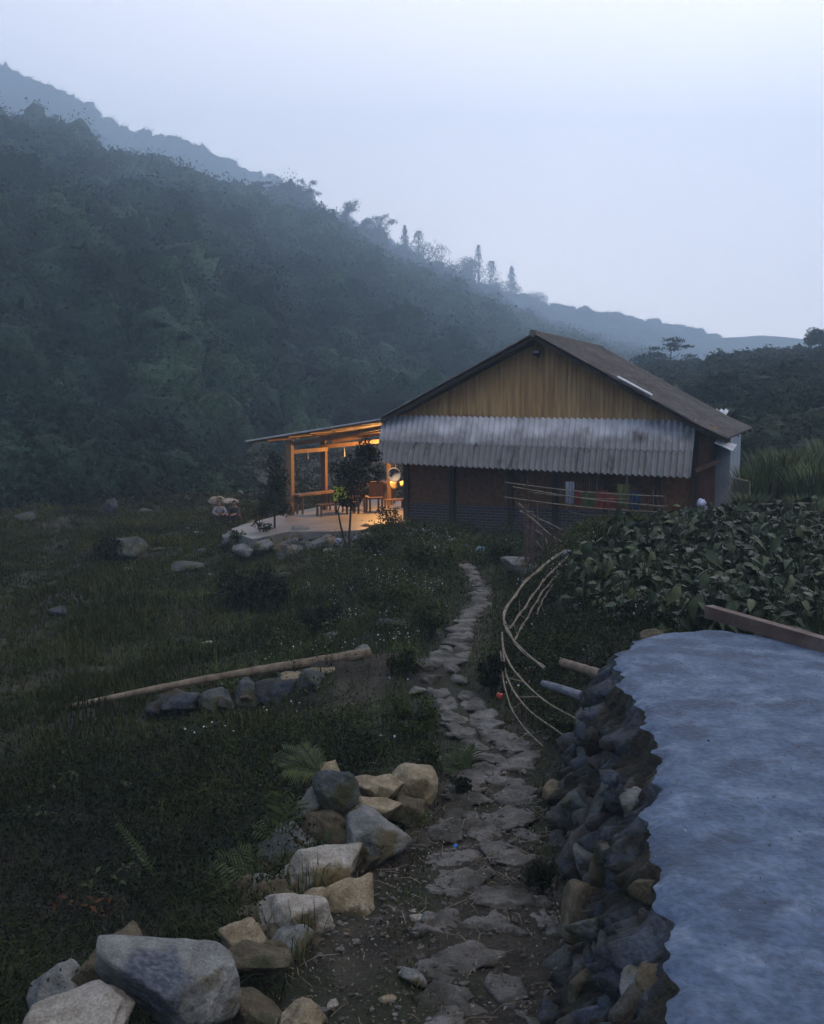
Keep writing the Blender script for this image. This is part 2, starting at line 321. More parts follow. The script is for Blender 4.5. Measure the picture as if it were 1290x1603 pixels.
make_hill('misty_hill', [(600, 430, 920, 480), (760, 452, 940, 496), (800, 466, 959, 512), (870, 484, 980, 528), (940, 497, 999, 544), (1040, 514, 1019, 560), (1110, 528, 1038, 576), (1160, 566, 1058, 608), (1210, 600, 1077, 640)],
          -2.0, M['farhill'], 'pale blue rounded hill in mist behind the roof', 1.0, 1.2, 14)
make_hill('distant_hill', [(850, 600, 872, 588), (1000, 552, 882, 588), (1090, 531, 893, 588), (1180, 524, 893, 588), (1290, 534, 893, 588), (1500, 505, 913, 588), (1700, 480, 870, 580)],
          -2.0, M['farhill'], 'faint farthest hill almost lost in mist', 1.0, 1.5, 30)
make_hill('field_slope', [(925, 640, 138, 62), (960, 602, 136, 56), (1000, 586, 135, 50), (1050, 586, 135, 44), (1092, 588, 133, 40), (1108, 576, 132, 38), (1130, 572, 132, 36), (1200, 570, 132, 34), (1260, 562, 132, 33), (1290, 560, 132, 32), (1500, 540, 132, 30), (2300, 470, 132, 28)],
          0.6, M['hillsoil'], 'dark scrubby field slope on the right behind the house', 0.85, 0.35, 6, du=8, ns=140, steps=11)

# ------------------------------------------------------------------ forest cover (one uncountable mass per slope)
def crowns_on(hill, n, rs, rad, smax=1.02, umin=-420, umax=1150, gap=0.9):
    pos, tab = HILLS[hill]
    u = rs.uniform(umin, umax, n * 3); q = rs.rand(n * 3)
    Dr = np.interp(u, tab[:, 0], tab[:, 2]); Db = np.interp(u, tab[:, 0], tab[:, 3])
    s = (np.sqrt(Db ** 2 + q * (Dr ** 2 - Db ** 2)) - Db) / (Dr - Db) * smax
    keep = rs.rand(n * 3) < 0.5 + 0.5 * (Dr / Dr.max()); u = u[keep][:n]; s = s[keep][:n]
    return pos(u, s), u, s
def cubesphere(n=3):
    g_ = np.linspace(-1, 1, n + 1); V = []; F = []; key = {}
    def vid(p):
        k = tuple(np.round(p, 6))
        if k not in key: key[k] = len(V); V.append(np.array(p) / np.linalg.norm(p))
        return key[k]
    for ax in range(3):
        for sg in (-1, 1):
            for i in range(n):
                for j in range(n):
                    q = []
                    for (di, dj) in ((0, 0), (1, 0), (1, 1), (0, 1)):
                        p = [0, 0, 0]; p[ax] = sg; p[(ax + 1) % 3] = g_[i + di]; p[(ax + 2) % 3] = g_[j + dj]; q.append(vid(p))
                    F.append(q if sg > 0 else q[::-1])
    return np.array(V), np.array(F)
CSV, CSF = cubesphere(4)
def forest(name, hill, n, rad, kfun, cfun, mat, label, seed, cat='forest', smax=1.02, umin=-420, umax=1150, flat=0.75, kk=1.0, smin=None):
    rs = np.random.RandomState(seed); P, u, s = crowns_on(hill, n, rs, rad, smax, umin, umax)
    if smin is not None: u = rs.uniform(umin, umax, n); P = HILLS[hill][0](u, rs.uniform(smin, smax, n))
    VV = []; RR = []; BV = []; BF = []; BR = []; nb_ = 0
    for i in range(len(P)):
        D = P[i, 1]; r = rad * rs.choice([0.5, 0.75, 1.0, 1.35, 1.8], p=[.2, .25, .3, .17, .08]) * rs.uniform(0.85, 1.15) * (1.0 if D < 250 else 1.35); k = int(kfun(D) * kk * (r / rad) ** 1.2) + 8
        hgt = r * rs.uniform(0.7, 1.5) * flat
        d = rs.randn(k, 3); d[:, 2] = np.abs(d[:, 2]) * 0.9 - 0.15; d /= np.linalg.norm(d, axis=1)[:, None]
        lumpf = lambda q: 1 + 0.22 * np.sin(q[:, :1] * 5 + i) * np.cos(q[:, 1:2] * 6 + 2 * i) + 0.10 * np.sin(q[:, 2:3] * 9 + 3 * i)
        tone = rs.rand() ** 1.3 * 0.62
        bv = CSV * lumpf(CSV) * 0.72 * np.array([r, r, hgt]) + P[i] + np.array([0, 0, hgt * 0.55]); BV.append(bv + rs.randn(*bv.shape) * r * 0.09); BF.append(CSF + nb_); nb_ += len(CSV); BR.append(np.clip(tone * 0.8 + 0.2 * rs.rand(len(CSF)), 0, 1))
        rr = (0.66 + 0.40 * rs.rand(k))[:, None] * lumpf(d)
        C = P[i] + np.array([0, 0, hgt * 0.55]) + d * rr * np.array([r, r, hgt])
        V, _ = leafcards(C, cfun(D) * rs.uniform(0.6, 1.3, k), rs, asp=0.55, up=0.35)
        VV.append(V); RR.append(np.clip(tone + rs.rand(k) * 0.22, 0, 1))
    V = np.concatenate(VV); F = np.arange(len(V)).reshape(-1, 4); n_ = len(V)
    o = quads(name, np.concatenate([V] + BV), np.concatenate([F, np.concatenate(BF) + n_]), mat, rnd=np.concatenate(RR + BR)); tag(o, label, cat, kind='stuff'); return o
forest('forest', 'hillside', 15000, 2.15, lambda D: 36 + 6500 / D, lambda D: 0.20 + D * 0.0026, M['lf_forest'], 'dense dark green forest covering the steep slope', 5, umax=1100, flat=0.85, smax=0.97)
forest('ridge_line_forest', 'hillside', 300, 2.6, lambda D: 200, lambda D: 0.2 + D * 0.0017, M['lf_forest'], 'tall uneven trees along the crest of the forested slope', 55, umin=430, umax=860, flat=1.35, smin=0.93, smax=1.03)
forest('spur_scrub', 'spur', 1800, 0.8, lambda D: 150, lambda D: 0.22, M['lf_forest'], 'dense low scrub covering the dark spur at the left', 6, umin=-300, umax=380, cat='scrub')
forest('ridge_forest', 'far_ridge', 6500, 3.2, lambda D: 45, lambda D: 1.25, M['lf_forest'], 'misty trees covering the pale ridge', 7, umin=-300, umax=640, smax=0.96)
forest('misty_scrub', 'misty_hill', 2600, 3.6, lambda D: 40, lambda D: 1.6, M['lf_forest'], 'misty scrub covering the rounded hill behind the roof', 8, umin=640, umax=1200, cat='scrub', flat=0.5)
forest('field_scrub', 'field_slope', 7000, 0.8, lambda D: 20 + 4500 / D, lambda D: 0.10 + D * 0.0022, M['lf_hill'], 'rough dark scrub covering the field slope', 9, umin=935, umax=1500, cat='scrub', flat=0.55)

# ------------------------------------------------------------------ single trees that stand out
def crown_cards(kind, h, r, rs, k, size):
    C = []
    if kind == 'conifer':
        t = rs.rand(k) ** 0.8; rr = r * (1 - t) ** 0.8 * (0.75 + 0.25 * np.cos(t * 28)) + 0.12 * r; a = rs.rand(k) * 6.283; q = np.sqrt(rs.rand(k))
        C = np.stack([rr * q * np.cos(a), rr * q * np.sin(a), h * (0.18 + 0.82 * t)], 1)
    elif kind == 'bamboo':
        nc = 9
        for j in range(nc):
            a = rs.rand() * 6.283; ln = h * rs.uniform(0.75, 1.1); b = r * rs.uniform(0.5, 1.3); m = k // nc
            t = 0.25 + 0.75 * rs.rand(m) ** 0.8
            x = b * t ** 2.2; z = ln * (np.sin(np.minimum(t, 1) * 1.75) / math.sin(1.45)) * 0.93
            c = np.stack([x * math.cos(a), x * math.sin(a), z], 1) + rs.randn(m, 3) * r * 0.16 * np.stack([1.1 - t * 0.6] * 3, 1)
            C.append(c)
        C = np.concatenate(C)
    elif kind == 'umbrella':
        nb = 13
        for j in range(nb):
            a = rs.rand() * 6.283; q = r * math.sqrt(rs.rand()); z = h * (0.98 - 0.5 * rs.rand() * (0.3 + q / r)); m = k // nb; rad = r * rs.uniform(0.22, 0.4)
            c = rs.randn(m, 3) * np.array([rad, rad, rad * 0.22]) * 0.55 + [q * math.cos(a), q * math.sin(a), z]; C.append(c)
        C = np.concatenate(C)
    else:
        nb = 16
        for j in range(nb):
            d = rs.randn(3); d[2] = abs(d[2]) * 0.8 - 0.2; d /= np.linalg.norm(d); rad = r * rs.uniform(0.28, 0.5); m = k // nb
            e = rs.randn(m, 3); e /= np.linalg.norm(e, axis=1)[:, None]; e *= (0.5 + 0.5 * rs.rand(m) ** 0.5)[:, None]
            C.append(e * rad + d * np.array([r, r, h * 0.36]) * 0.75 + [0, 0, h * 0.62])
        C = np.concatenate(C)
    V, F = leafcards(C, size * rs.uniform(0.6, 1.3, len(C)), rs, asp=0.5)
    return V, F, rs.rand(len(C))
def tree(name, label, kind, loc, h, r, seed, k=700, size=0.3, mat='lf_forest', group=None, trunk_r=None, cat='tree', lean=0.0):
    rs = np.random.RandomState(seed); t = thing(name, label, cat, tuple(loc), group=group)
    V, F, rn = crown_cards(kind, h, r, rs, k, size); quads('crown', V, F, M[mat], t, rnd=rn)
    m = MB(); tr = trunk_r or h * 0.025
    zz = np.linspace(-0.3, h * (0.8 if kind != 'conifer' else 0.97), 7); cx = np.cumsum(rs.randn(7) * 0.015 * h) * (zz > 0)
    m.tube(np.stack([cx + lean * zz, np.cumsum(rs.randn(7) * 0.01 * h) * (zz > 0), zz], 1), np.linspace(tr, tr * 0.35, 7), 6)
    nl = 5 if kind == 'conifer' else 9
    for j in range(nl):
        z0 = h * rs.uniform(0.3, 0.7); a = rs.rand() * 6.283; q = r * rs.uniform(0.5, 0.9)
        i = int(np.argmin(abs(zz - z0))); b = np.array([cx[i] + lean * zz[i], 0, zz[i]])
        e = b + np.array([q * math.cos(a), q * math.sin(a), h * rs.uniform(0.1, 0.25)])
        m.tube([b, (b + e) / 2 + [0, 0, -0.03 * h], e], [tr * 0.45, tr * 0.3, tr * 0.12], 5)
    m.build('trunk', M['bark'], t); return t
def ridge(hill, u, s=0.99): pos, tab = HILLS[hill]; p = pos(np.array([float(u)]), np.array([s]))[0]; return p
rt = [(100, 'broad', 5, 3.5, 'round broadleaf tree high on the forest ridge, farthest left in view'), (215, 'broad', 5, 4, 'low round tree on the forest ridge beneath the pale ridge'), (262, 'broad', 4.5, 3.4, 'small dark round tree just right of the ridge dip'),
      (420, 'umbrella', 8.5, 3.2, 'flat topped tree with thin trunk standing clear on the ridge'), (432, 'bamboo', 6.5, 3.0, 'short bamboo clump below the flat topped ridge tree'), (470, 'bamboo', 8.5, 3.6, 'tall bamboo clump with blunt drooping tip on the ridge'),
      (484, 'bamboo', 9, 3.0, 'leaning bamboo clump with hooked tip, tallest of the upper ridge'), (540, 'bamboo', 8.5, 4.2, 'wide bushy bamboo clump midway down the ridge'), (565, 'bamboo', 7, 3.5, 'lower bamboo clump with ragged top between two taller ones'),
      (597, 'bamboo', 9.5, 3.4, 'bamboo clump with curled tips beside the open gap in the ridge'), (634, 'conifer', 10, 2.0, 'thin faint bare conifer in the gap of the ridge'), (655, 'conifer', 10, 4.6, 'broad pointed conifer right of the thin faint one'),
      (668, 'broad', 8.5, 5.2, 'large rounded tree joined to the pointed conifer'), (715, 'broad', 7.5, 4.6, 'domed tree on the lower ridge left of the slim spire'), (746, 'conifer', 12, 2.6, 'slim spire shaped conifer on the lower ridge'),
      (766, 'conifer', 9.5, 4.5, 'cone shaped conifer just right of the slim spire'), (782, 'broad', 6.5, 4.5, 'rounded dark tree at the right end of the ridge')]
for i, (u, kd, h, r, lab) in enumerate(rt):
    p = ridge('hillside', u); p[2] -= 0.8
    tree({'bamboo': 'bamboo_clump', 'conifer': 'conifer_tree'}.get(kd, 'ridge_tree'), lab, kd, p, h * p[1] / 235 + 1.0, r * p[1] / 250, 100 + i, 1500 if kd != 'conifer' else 900, 0.34 + 0.0013 * p[1], cat='bamboo' if kd == 'bamboo' else 'tree', group='trees along the forest ridge')
for i, (u, kd, h, r, lab) in enumerate([(797, 'conifer', 19, 4.5, 'pale misty conifer behind the end of the ridge'), (835, 'broad', 9, 6, 'pale misty round tree on the rounded hill'), (905, 'broad', 11, 7, 'pale misty bushy tree on the rounded hill above the roof')]):
    p = ridge('misty_hill', u, 0.9 if i < 2 else 0.75); p[2] -= 1
    tree('misty_tree', lab, kd, p, h * 1.7, r * 1.6, 140 + i, 1000, 1.5, group='misty trees beyond the ridge')
def on_field(u, s): return ridge('field_slope', u, s)
p = on_field(1277, 0.97); tree('round_tree', 'dark dense round tree on the skyline at the right edge', 'broad', p - [0, 0, 0.5], 4.6, 2.1, 160, 3600, 0.3)
p = on_field(1046, 0.93); tree('flat_topped_tree', 'thin tree with flat layered crown on the skyline behind the roof', 'umbrella', p - [0, 0, 0.4], 5.1, 2.8, 161, 1100, 0.36)
p = on_field(1012, 0.93); tree('dark_round_tree', 'low dark tree left of the flat topped tree behind the roof', 'broad', p - [0, 0, 0.5], 3.1, 2.5, 162, 1500, 0.36)
p = on_field(1075, 0.97); tree('small_round_tree', 'small bright green tree right of the flat topped tree', 'broad', p - [0, 0, 0.4], 2.8, 1.3, 163, 900, 0.3, mat='lf_hill')
# terrace hedge on the skyline of the field slope
rs = np.random.RandomState(30); us = rs.uniform(1100, 1480, 900); P0 = HILLS['field_slope'][0](us, rs.uniform(0.93, 1.0, 900))
C = (P0[:, None] + rs.randn(900, 22, 3) * [0.6, 0.6, 0.0] + np.stack([np.zeros((900, 22)), np.zeros((900, 22)), rs.uniform(0, 1.1, (900, 22))], -1)).reshape(-1, 3)
V, F = leafcards(C, rs.uniform(0.15, 0.3, len(C)), rs, asp=0.4); tag(quads('hedge', V, F, M['lf_hill'], rnd=rs.rand(len(F))), 'long dark hedge along the skyline of the field slope', 'hedge', kind='stuff')

# ------------------------------------------------------------------ haze: even air inside one closed box
hb = MB(); hb.box((0, 10, 145.5), (2230, 2220, 303.0))
m, t_, b_ = newmat('haze'); t_.nodes.remove(b_)
pv = t_.nodes.new('ShaderNodeVolumePrincipled'); pv.inputs['Density'].default_value = HAZE['density']; pv.inputs['Color'].default_value = (*HAZE['color'], 1)
pv.inputs['Anisotropy'].default_value = 0.0
t_.links.new(pv.outputs[0], t_.nodes['Material Output'].inputs['Volume'])
hz = hb.build('haze', m); tag(hz, 'pale blue evening mist filling the valley', 'mist', kind='stuff')
# ------------------------------------------------------------------ rocks
_ico = {}
def ico(k):
    if k not in _ico:
        b = bmesh.new(); bmesh.ops.create_icosphere(b, subdivisions=k, radius=1.0)
        _ico[k] = (np.array([v.co[:] for v in b.verts]), np.array([[v.index for v in f.verts] for f in b.faces])); b.free()
    return _ico[k]
def rockverts(dim, seed, k=4, npl=11, p=34, rough=0.05):
    rs = np.random.RandomState(seed); D, F = ico(k)
    n = rs.randn(npl, 3); n /= np.linalg.norm(n, axis=1)[:, None]; d = rs.uniform(0.62, 1.0, npl)
    Q, _ = np.linalg.qr(rs.randn(3, 3)); n = np.concatenate([n, Q, -Q]); d = np.concatenate([d, rs.uniform(0.98, 1.3, 6)])
    c = np.clip(D @ n.T, 0, None) / d; r = (c ** p).sum(1) ** (-1 / p)
    nn = np.zeros(len(D))
    for f, a in ((2.2, 1.0), (4.5, 0.55), (9, 0.3), (18, 0.16)):
        for j in range(3):
            q = rs.randn(3); q /= np.linalg.norm(q); nn -= a * 1.1 * (np.abs(np.sin(D @ np.roll(q, 2) * f * 0.8 + rs.rand() * 6.28)) - 0.6); nn += a * 0.7 * np.sin(D @ q * f + rs.rand() * 6.28) * np.cos(D @ np.roll(q, 1) * f * 0.9 + rs.rand() * 6.28)
    V = D * (r * (1 + rough * nn))[:, None]; V -= (V.max(0) + V.min(0)) / 2; V /= (V.max(0) - V.min(0))
    return V * np.array(dim), F
def rock(name, loc, dim, seed, mat='rock_tan', k=4, tilt=0.0, rz=None, rough=0.042, npl=11, p=34, yaw=0.0):
    V, F = rockverts(dim, seed, k, npl, p, rough)
    o = quads(name, V, F, M[mat], smooth=True); o.location = tuple(loc)
    o.rotation_euler = (0, tilt, yaw); return o
def rockpx(x0, y0, x1, y1, D, seed, mat, label, tilt=0.0, dep=0.85, k=4, name='rock', group=None, cat='rock', npl=11, p=34, grow=1.08, rough=0.042, yaw=0.0):
    c = PD((x0 + x1) / 2, (y0 + y1) / 2, D); s = D * 1.01 / FP
    w_, h_ = (x1 - x0) * s * grow, (y1 - y0) * s * grow
    o = rock(name, c, (w_, w_ * dep if w_ * dep > 0.6 * h_ else h_ * 0.7, h_ * 1.0), seed, mat, k, tilt, npl=npl, p=p, rough=rough, yaw=yaw)
    tag(o, label, cat, group); return o

# ------------------------------------------------------------------ concrete terrace with its rubble wall, right foreground
SZ = 1.25
edge_px = [(1085, 1900), (1070, 1750), (1062, 1603), (1048, 1560), (1036, 1525), (1040, 1480), (1052, 1440), (1034, 1405), (1030, 1375), (1022, 1345), (1016, 1310), (1008, 1275), (1020, 1240), (1028, 1205), (1036, 1170), (1024, 1150), (1014, 1130), (1010, 1110), (990, 1092), (976, 1072), (968, 1050), (966, 1030), (972, 1012), (990, 1000), (1015, 993), (1042, 988), (1080, 984), (1120, 984), (1160, 987), (1210, 994), (1260, 1006), (1320, 1024), (1420, 1052)]
E = np.array([PZ(x, y, SZ)[:2] for x, y in edge_px])
# resample and roughen
seg = np.concatenate([[0], np.cumsum(np.linalg.norm(np.diff(E, axis=0), axis=1))]); tt = np.linspace(0, seg[-1], 620)
E = np.stack([np.interp(tt, seg, E[:, 0]), np.interp(tt, seg, E[:, 1])], 1)
for _ in range(170): E[1:-1] = (E[:-2] + 2 * E[1:-1] + E[2:]) / 4
Tn = np.gradient(E, axis=0); Tn /= np.linalg.norm(Tn, axis=1)[:, None]; Nn = np.stack([-Tn[:, 1], Tn[:, 0]], 1)      # outward (left / far)
fade = np.clip((tt[-1] - tt) / 2.0, 0.15, 1)
rs = np.random.RandomState(2)
jag = 0.012 * wav(tt, tt * 0, 0.7, 21, 3) + 0.024 * wav(tt, tt * 0, 0.13, 22, 4)
E = E + Nn * (np.clip(jag * fade, -0.07, 0.06))[:, None]
for _ in range(1): E[1:-1] = (E[:-2] + 2 * E[1:-1] + E[2:]) / 4
first = np.array([[0.9, -2.5]]); Eall = np.concatenate([first, E, [[4.6, 6.2], [8.5, 6.0], [8.5, -2.5]]])
terr = thing('concrete_terrace', 'raised blue grey wet concrete terrace on a rubble stone wall beside the path', 'terrace', (2.0, 5.0, 0))
def tl(V): return np.array(V, float) - np.array([2.0, 5.0, 0])
# top: dense triangulated fan grid with slight undulation
def inside(poly, P):
    x, y = P[:, 0], P[:, 1]; c = np.zeros(len(P), bool); n = len(poly)
    for i in range(n):
        x1, y1 = poly[i]; x2, y2 = poly[(i + 1) % n]
        c ^= ((y1 > y) != (y2 > y)) & (x < (x2 - x1) * (y - y1) / (y2 - y1 + 1e-12) + x1)
    return c
def ztop(x, y): return SZ + 0.003 * wav(x, y, 1.2, 31, 3) + 0.0015 * wav(x, y, 0.2, 32, 2)
from mathutils.geometry import delaunay_2d_cdt
xx, yy = np.meshgrid(np.arange(0.5, 5.2, 0.045), np.arange(2.0, 10.2, 0.06)); G = np.stack([xx.ravel(), yy.ravel()], 1)
G = G + np.random.RandomState(3).uniform(-0.015, 0.015, G.shape); G = G[inside(Eall, G)]
dmin = np.array([np.min(np.abs(E[:, 0] - g_[0]) + np.abs(E[:, 1] - g_[1])) for g_ in G]); G = G[dmin > 0.03]
nE = len(Eall)
vco = [Vector(v) for v in np.concatenate([Eall, G])]
rv, re, rf, *_ = delaunay_2d_cdt(vco, [], [list(range(nE))], 1, 1e-6)
rv = np.array([v[:] for v in rv]); de = np.array([min(1.0, np.min((E[:, 0] - v[0]) ** 2 + (E[:, 1] - v[1]) ** 2) ** 0.5 / 0.10) for v in rv])
Zt = ztop(rv[:, 0], rv[:, 1]) - 0.035 * (1 - de) ** 2
mb = MB(); mb.add(tl(np.column_stack([rv, Zt])), rf); top = mb.build('concrete_top', M['concrete'], terr, smooth=True)
# wall: battered rubble face, mortar sheet plus stones in one part
zl = np.concatenate([[0.0], np.linspace(0.05, 1, 30)]); nz_ = len(zl)
hw = np.array([min(SZ + 0.25, SZ - float(H(e[0] + n_[0] * 0.5, e[1] + n_[1] * 0.5)) + 0.25) for e, n_ in zip(E, Nn)])
W = np.zeros((nz_, len(E), 3))
for i, q in enumerate(zl):
    z = SZ - 0.03 - hw * q; b = 0.10 + 0.42 * q * (hw / 1.4)
    lump = 0.07 * wav(tt, z, 0.42, 41, 4) + 0.035 * wav(tt * 1.0, z, 0.12, 42, 3)
    off = (b - 0.10 + np.clip(q * 6, 0, 1) * (lump + 0.04))
    W[i, :, 0] = E[:, 0] + Nn[:, 0] * off; W[i, :, 1] = E[:, 1] + Nn[:, 1] * off; W[i, :, 2] = z + (0 if i else 0.0)
W[0, :, 2] = ztop(E[:, 0], E[:, 1]) - 0.036
idx = (np.arange(nz_ - 1)[:, None] * len(E) + np.arange(len(E) - 1)[None]).ravel()
quads('mortar', tl(W.reshape(-1, 3)), np.stack([idx, idx + 1, idx + len(E) + 1, idx + len(E)], 1), M['mortar'], terr, smooth=True)
rs = np.random.RandomState(50); WS = []
for j in range(310):
    i = rs.randint(20, len(E) - 90); q = rs.rand() ** 0.9; iz = min(nz_ - 1, int(2 + q * (nz_ - 3)))
    if iz < 5 and rs.rand() < 0.5: continue
    c = W[iz, i]
    s = (rs.uniform(0.09, 0.22) if rs.rand() < 0.8 else rs.uniform(0.22, 0.34)) * (0.75 + 0.5 * q); dist = max(1.5, c[1])
    if c[1] < 5.4: s = min(s, 0.17)
    WS.append((s / dist, i, c, s, j))
WS.sort(key=lambda r: -r[0]); rest = MB()
for k, (_, i, c, s, j) in enumerate(WS):
    V, F = rockverts((s * rs.uniform(0.9, 1.7), s * rs.uniform(0.8, 1.3), s * rs.uniform(0.7, 1.4)), 900 + j, 4 if k < 100 else 3, 9, 24, 0.045)
    a = rs.rand() * 6.28; Rz = np.array([[math.cos(a), -math.sin(a), 0], [math.sin(a), math.cos(a), 0], [0, 0, 1]])
    V = tl(V @ Rz.T + c - np.array([Nn[i, 0], Nn[i, 1], 0]) * s * 0.10)
    if k < 100: m = MB(); m.add(V, F); m.build('wall_stone', M[['rock_dark', 'rock_brown', 'rock_wall', 'rock_dark', 'rock_brown', 'rock_wall', 'rock_grey'][j % 7]], terr, smooth=True)
    else: rest.add(V, F)
tag(rest.build('wall_stones', M['rock_wall'], terr, smooth=True), kind='stuff')
# individual stones lodged at the wall, large ones the photograph shows
for a in [(905, 1110, 950, 1190, 9.15, 'rock_grey', 'tall grey upright stone against the terrace wall beside the fence ends'),
          (905, 1168, 925, 1192, 8.75, 'rock_pale', 'small round pale stone at the lower end of a bent bamboo'),
          (848, 1220, 900, 1262, 8.25, 'rock_tan', 'tan slanted stone leaning at the wall foot beside the path'),
          (893, 1225, 930, 1290, 8.0, 'rock_grey', 'grey upright block right of the tan slanted stone at the wall foot'),
          (868, 1255, 905, 1310, 7.85, 'rock_grey', 'rounded grey stone low at the wall foot below the slanted stone'),
          (920, 1205, 955, 1235, 8.3, 'rock_dark', 'dark stone wedged above the grey upright block'),
          (962, 1030, 988, 1055, 9.0, 'rock_tan', 'pale tan stone at the far left corner of the terrace'),
          (1000, 985, 1045, 1002, 9.45, 'rock_brown', 'flat lichened stone on the far rim of the terrace'),
          (928, 1070, 955, 1100, 9.3, 'rock_brown', 'brown stone beneath the end of the upper log'),
          (955, 1240, 990, 1275, 7.4, 'rock_pale', 'pale broken stone sticking out of the middle of the wall'),
          (944, 1185, 962, 1232, 8.0, 'rock_tan', 'narrow upright tan stone in the wall face'),
          (810, 1350, 842, 1370, 7.4, 'rock_pale', 'small pale pinkish stone at the right edge of the path'),
          (945, 1095, 975, 1125, 9.0, 'rock_grey', 'small grey stone set beneath the terrace rim')]:
    rockpx(*a[:5], seed=int(a[0] + a[1]), mat=a[5], label=a[6], k=4)

# ------------------------------------------------------------------ beam and logs
t = MB(); a = PD(1109, 957, 9.75); b = PD(1290, 1009, 8.55); b2 = a + (b - a) * 1.55; t.bar(a, b2, 0.10, 0.12)
tag(t.build('wooden_beam', M['beam']), 'long square brown wooden beam lying behind the far rim of the terrace', 'beam')
def logobj(name, a, b, r0, r1, mat, label, cat='log', bend=0.01, seg=12, n=14, parent=None):
    rs = np.random.RandomState(int(abs(a[0] * 100)) + 5); u = np.linspace(0, 1, n)[:, None]; P = np.array(a) * (1 - u) + np.array(b) * u; P[:, 0] += bend * 0.3 * np.sin(u[:, 0] * 7 + a[0])
    P[:, 2] += bend * np.sin(u[:, 0] * 3.1); m = MB(); r = np.linspace(r0, r1, n) * (1 + 0.035 * rs.randn(n)); m.tube(P, r, seg)
    o = m.build(name, M[mat], parent, smooth=False); return tag(o, label, cat) if label else o
logobj('log', PD(880, 1037, 10.0), PD(960, 1064, 9.05), 0.042, 0.050, 'pole', 'thick pale brown log jutting from the terrace wall, the upper one')
logobj('log', PD(850, 1070, 9.7), PD(932, 1098, 8.9), 0.033, 0.046, 'log_blue', 'bluish grey log jutting from the terrace wall beneath the brown one')
pa, pb = PD(108, 1106, 12.1), PD(580, 1022, 12.2)
logobj('pole', pa, pb, 0.032, 0.066, 'pole', 'long weathered wooden pole lying across rocks on the left of the path', 'pole', bend=0.035, n=30)

# ------------------------------------------------------------------ flagstone path
def mkpath():
    rs = np.random.RandomState(7); Vs = []; Fs = []; Rn = []; n0 = 0; y = 4.9; k = 0
    m = MB()
    while y < 20.6:
        hwid = float(np.interp(y, [4.5, 6.5, 8, 10, 12.5, 16, 20], [0.56, 0.50, 0.41, 0.34, 0.28, 0.20, 0.15])); x0 = float(pathx(y)); dy = rs.uniform(0.26, 0.42) * (1.0 if y < 12 else 0.95)
        nst = 1 if hwid < 0.25 else (2 if hwid < 0.42 else 3)
        if rs.rand() < 0.35: nst = max(1, nst - 1)
        cuts = np.sort(rs.uniform(0.25, 0.75, nst - 1)) if nst > 1 else []
        cuts = np.concatenate([[0], np.linspace(0, 1, nst + 1)[1:-1] + rs.uniform(-0.09, 0.09, nst - 1), [1]])
        for j in range(nst):
            wd = (cuts[j + 1] - cuts[j]) * 2 * hwid * rs.uniform(0.98, 1.12); cx = x0 - hwid + (cuts[j] + cuts[j + 1]) * hwid + rs.uniform(-0.03, 0.03)
            if y < 7.2 and rs.rand() < 0.07: continue
            hgt = 0.12; yy = y + rs.uniform(-0.05, 0.05)
            V, F = rockverts((wd, dy * rs.uniform(0.98, 1.15), hgt), 3000 + k, 4 if y < 11 else 3, 9, 20, 0.03); k += 1
            V[:, 2] = np.clip(V[:, 2], -1, hgt * 0.36) + 0.15 * np.clip(V[:, 2] - hgt * 0.36, 0, 1) + 0.012 * wav(V[:, 0], V[:, 1], 0.18, k, 2)
            V = V @ np.array([[1, 0, rs.uniform(-.09, .09)], [0, 1, rs.uniform(-.07, .07)], [0, 0, 1]])
            a = rs.uniform(-0.25, 0.25); Rz = np.array([[math.cos(a), -math.sin(a), 0], [math.sin(a), math.cos(a), 0], [0, 0, 1]])
            z = float(H(cx, yy)) + (-0.004 if y > 8 else -0.022 + 0.016 * rs.rand()); m.add(V @ Rz.T + [cx, yy, z], F)
        y += dy * 0.97
    return m.build('path', M['flag'], smooth=True)
p_ = mkpath(); tag(p_, 'narrow winding path of worn flagstones leading to the house', 'path', kind='structure')

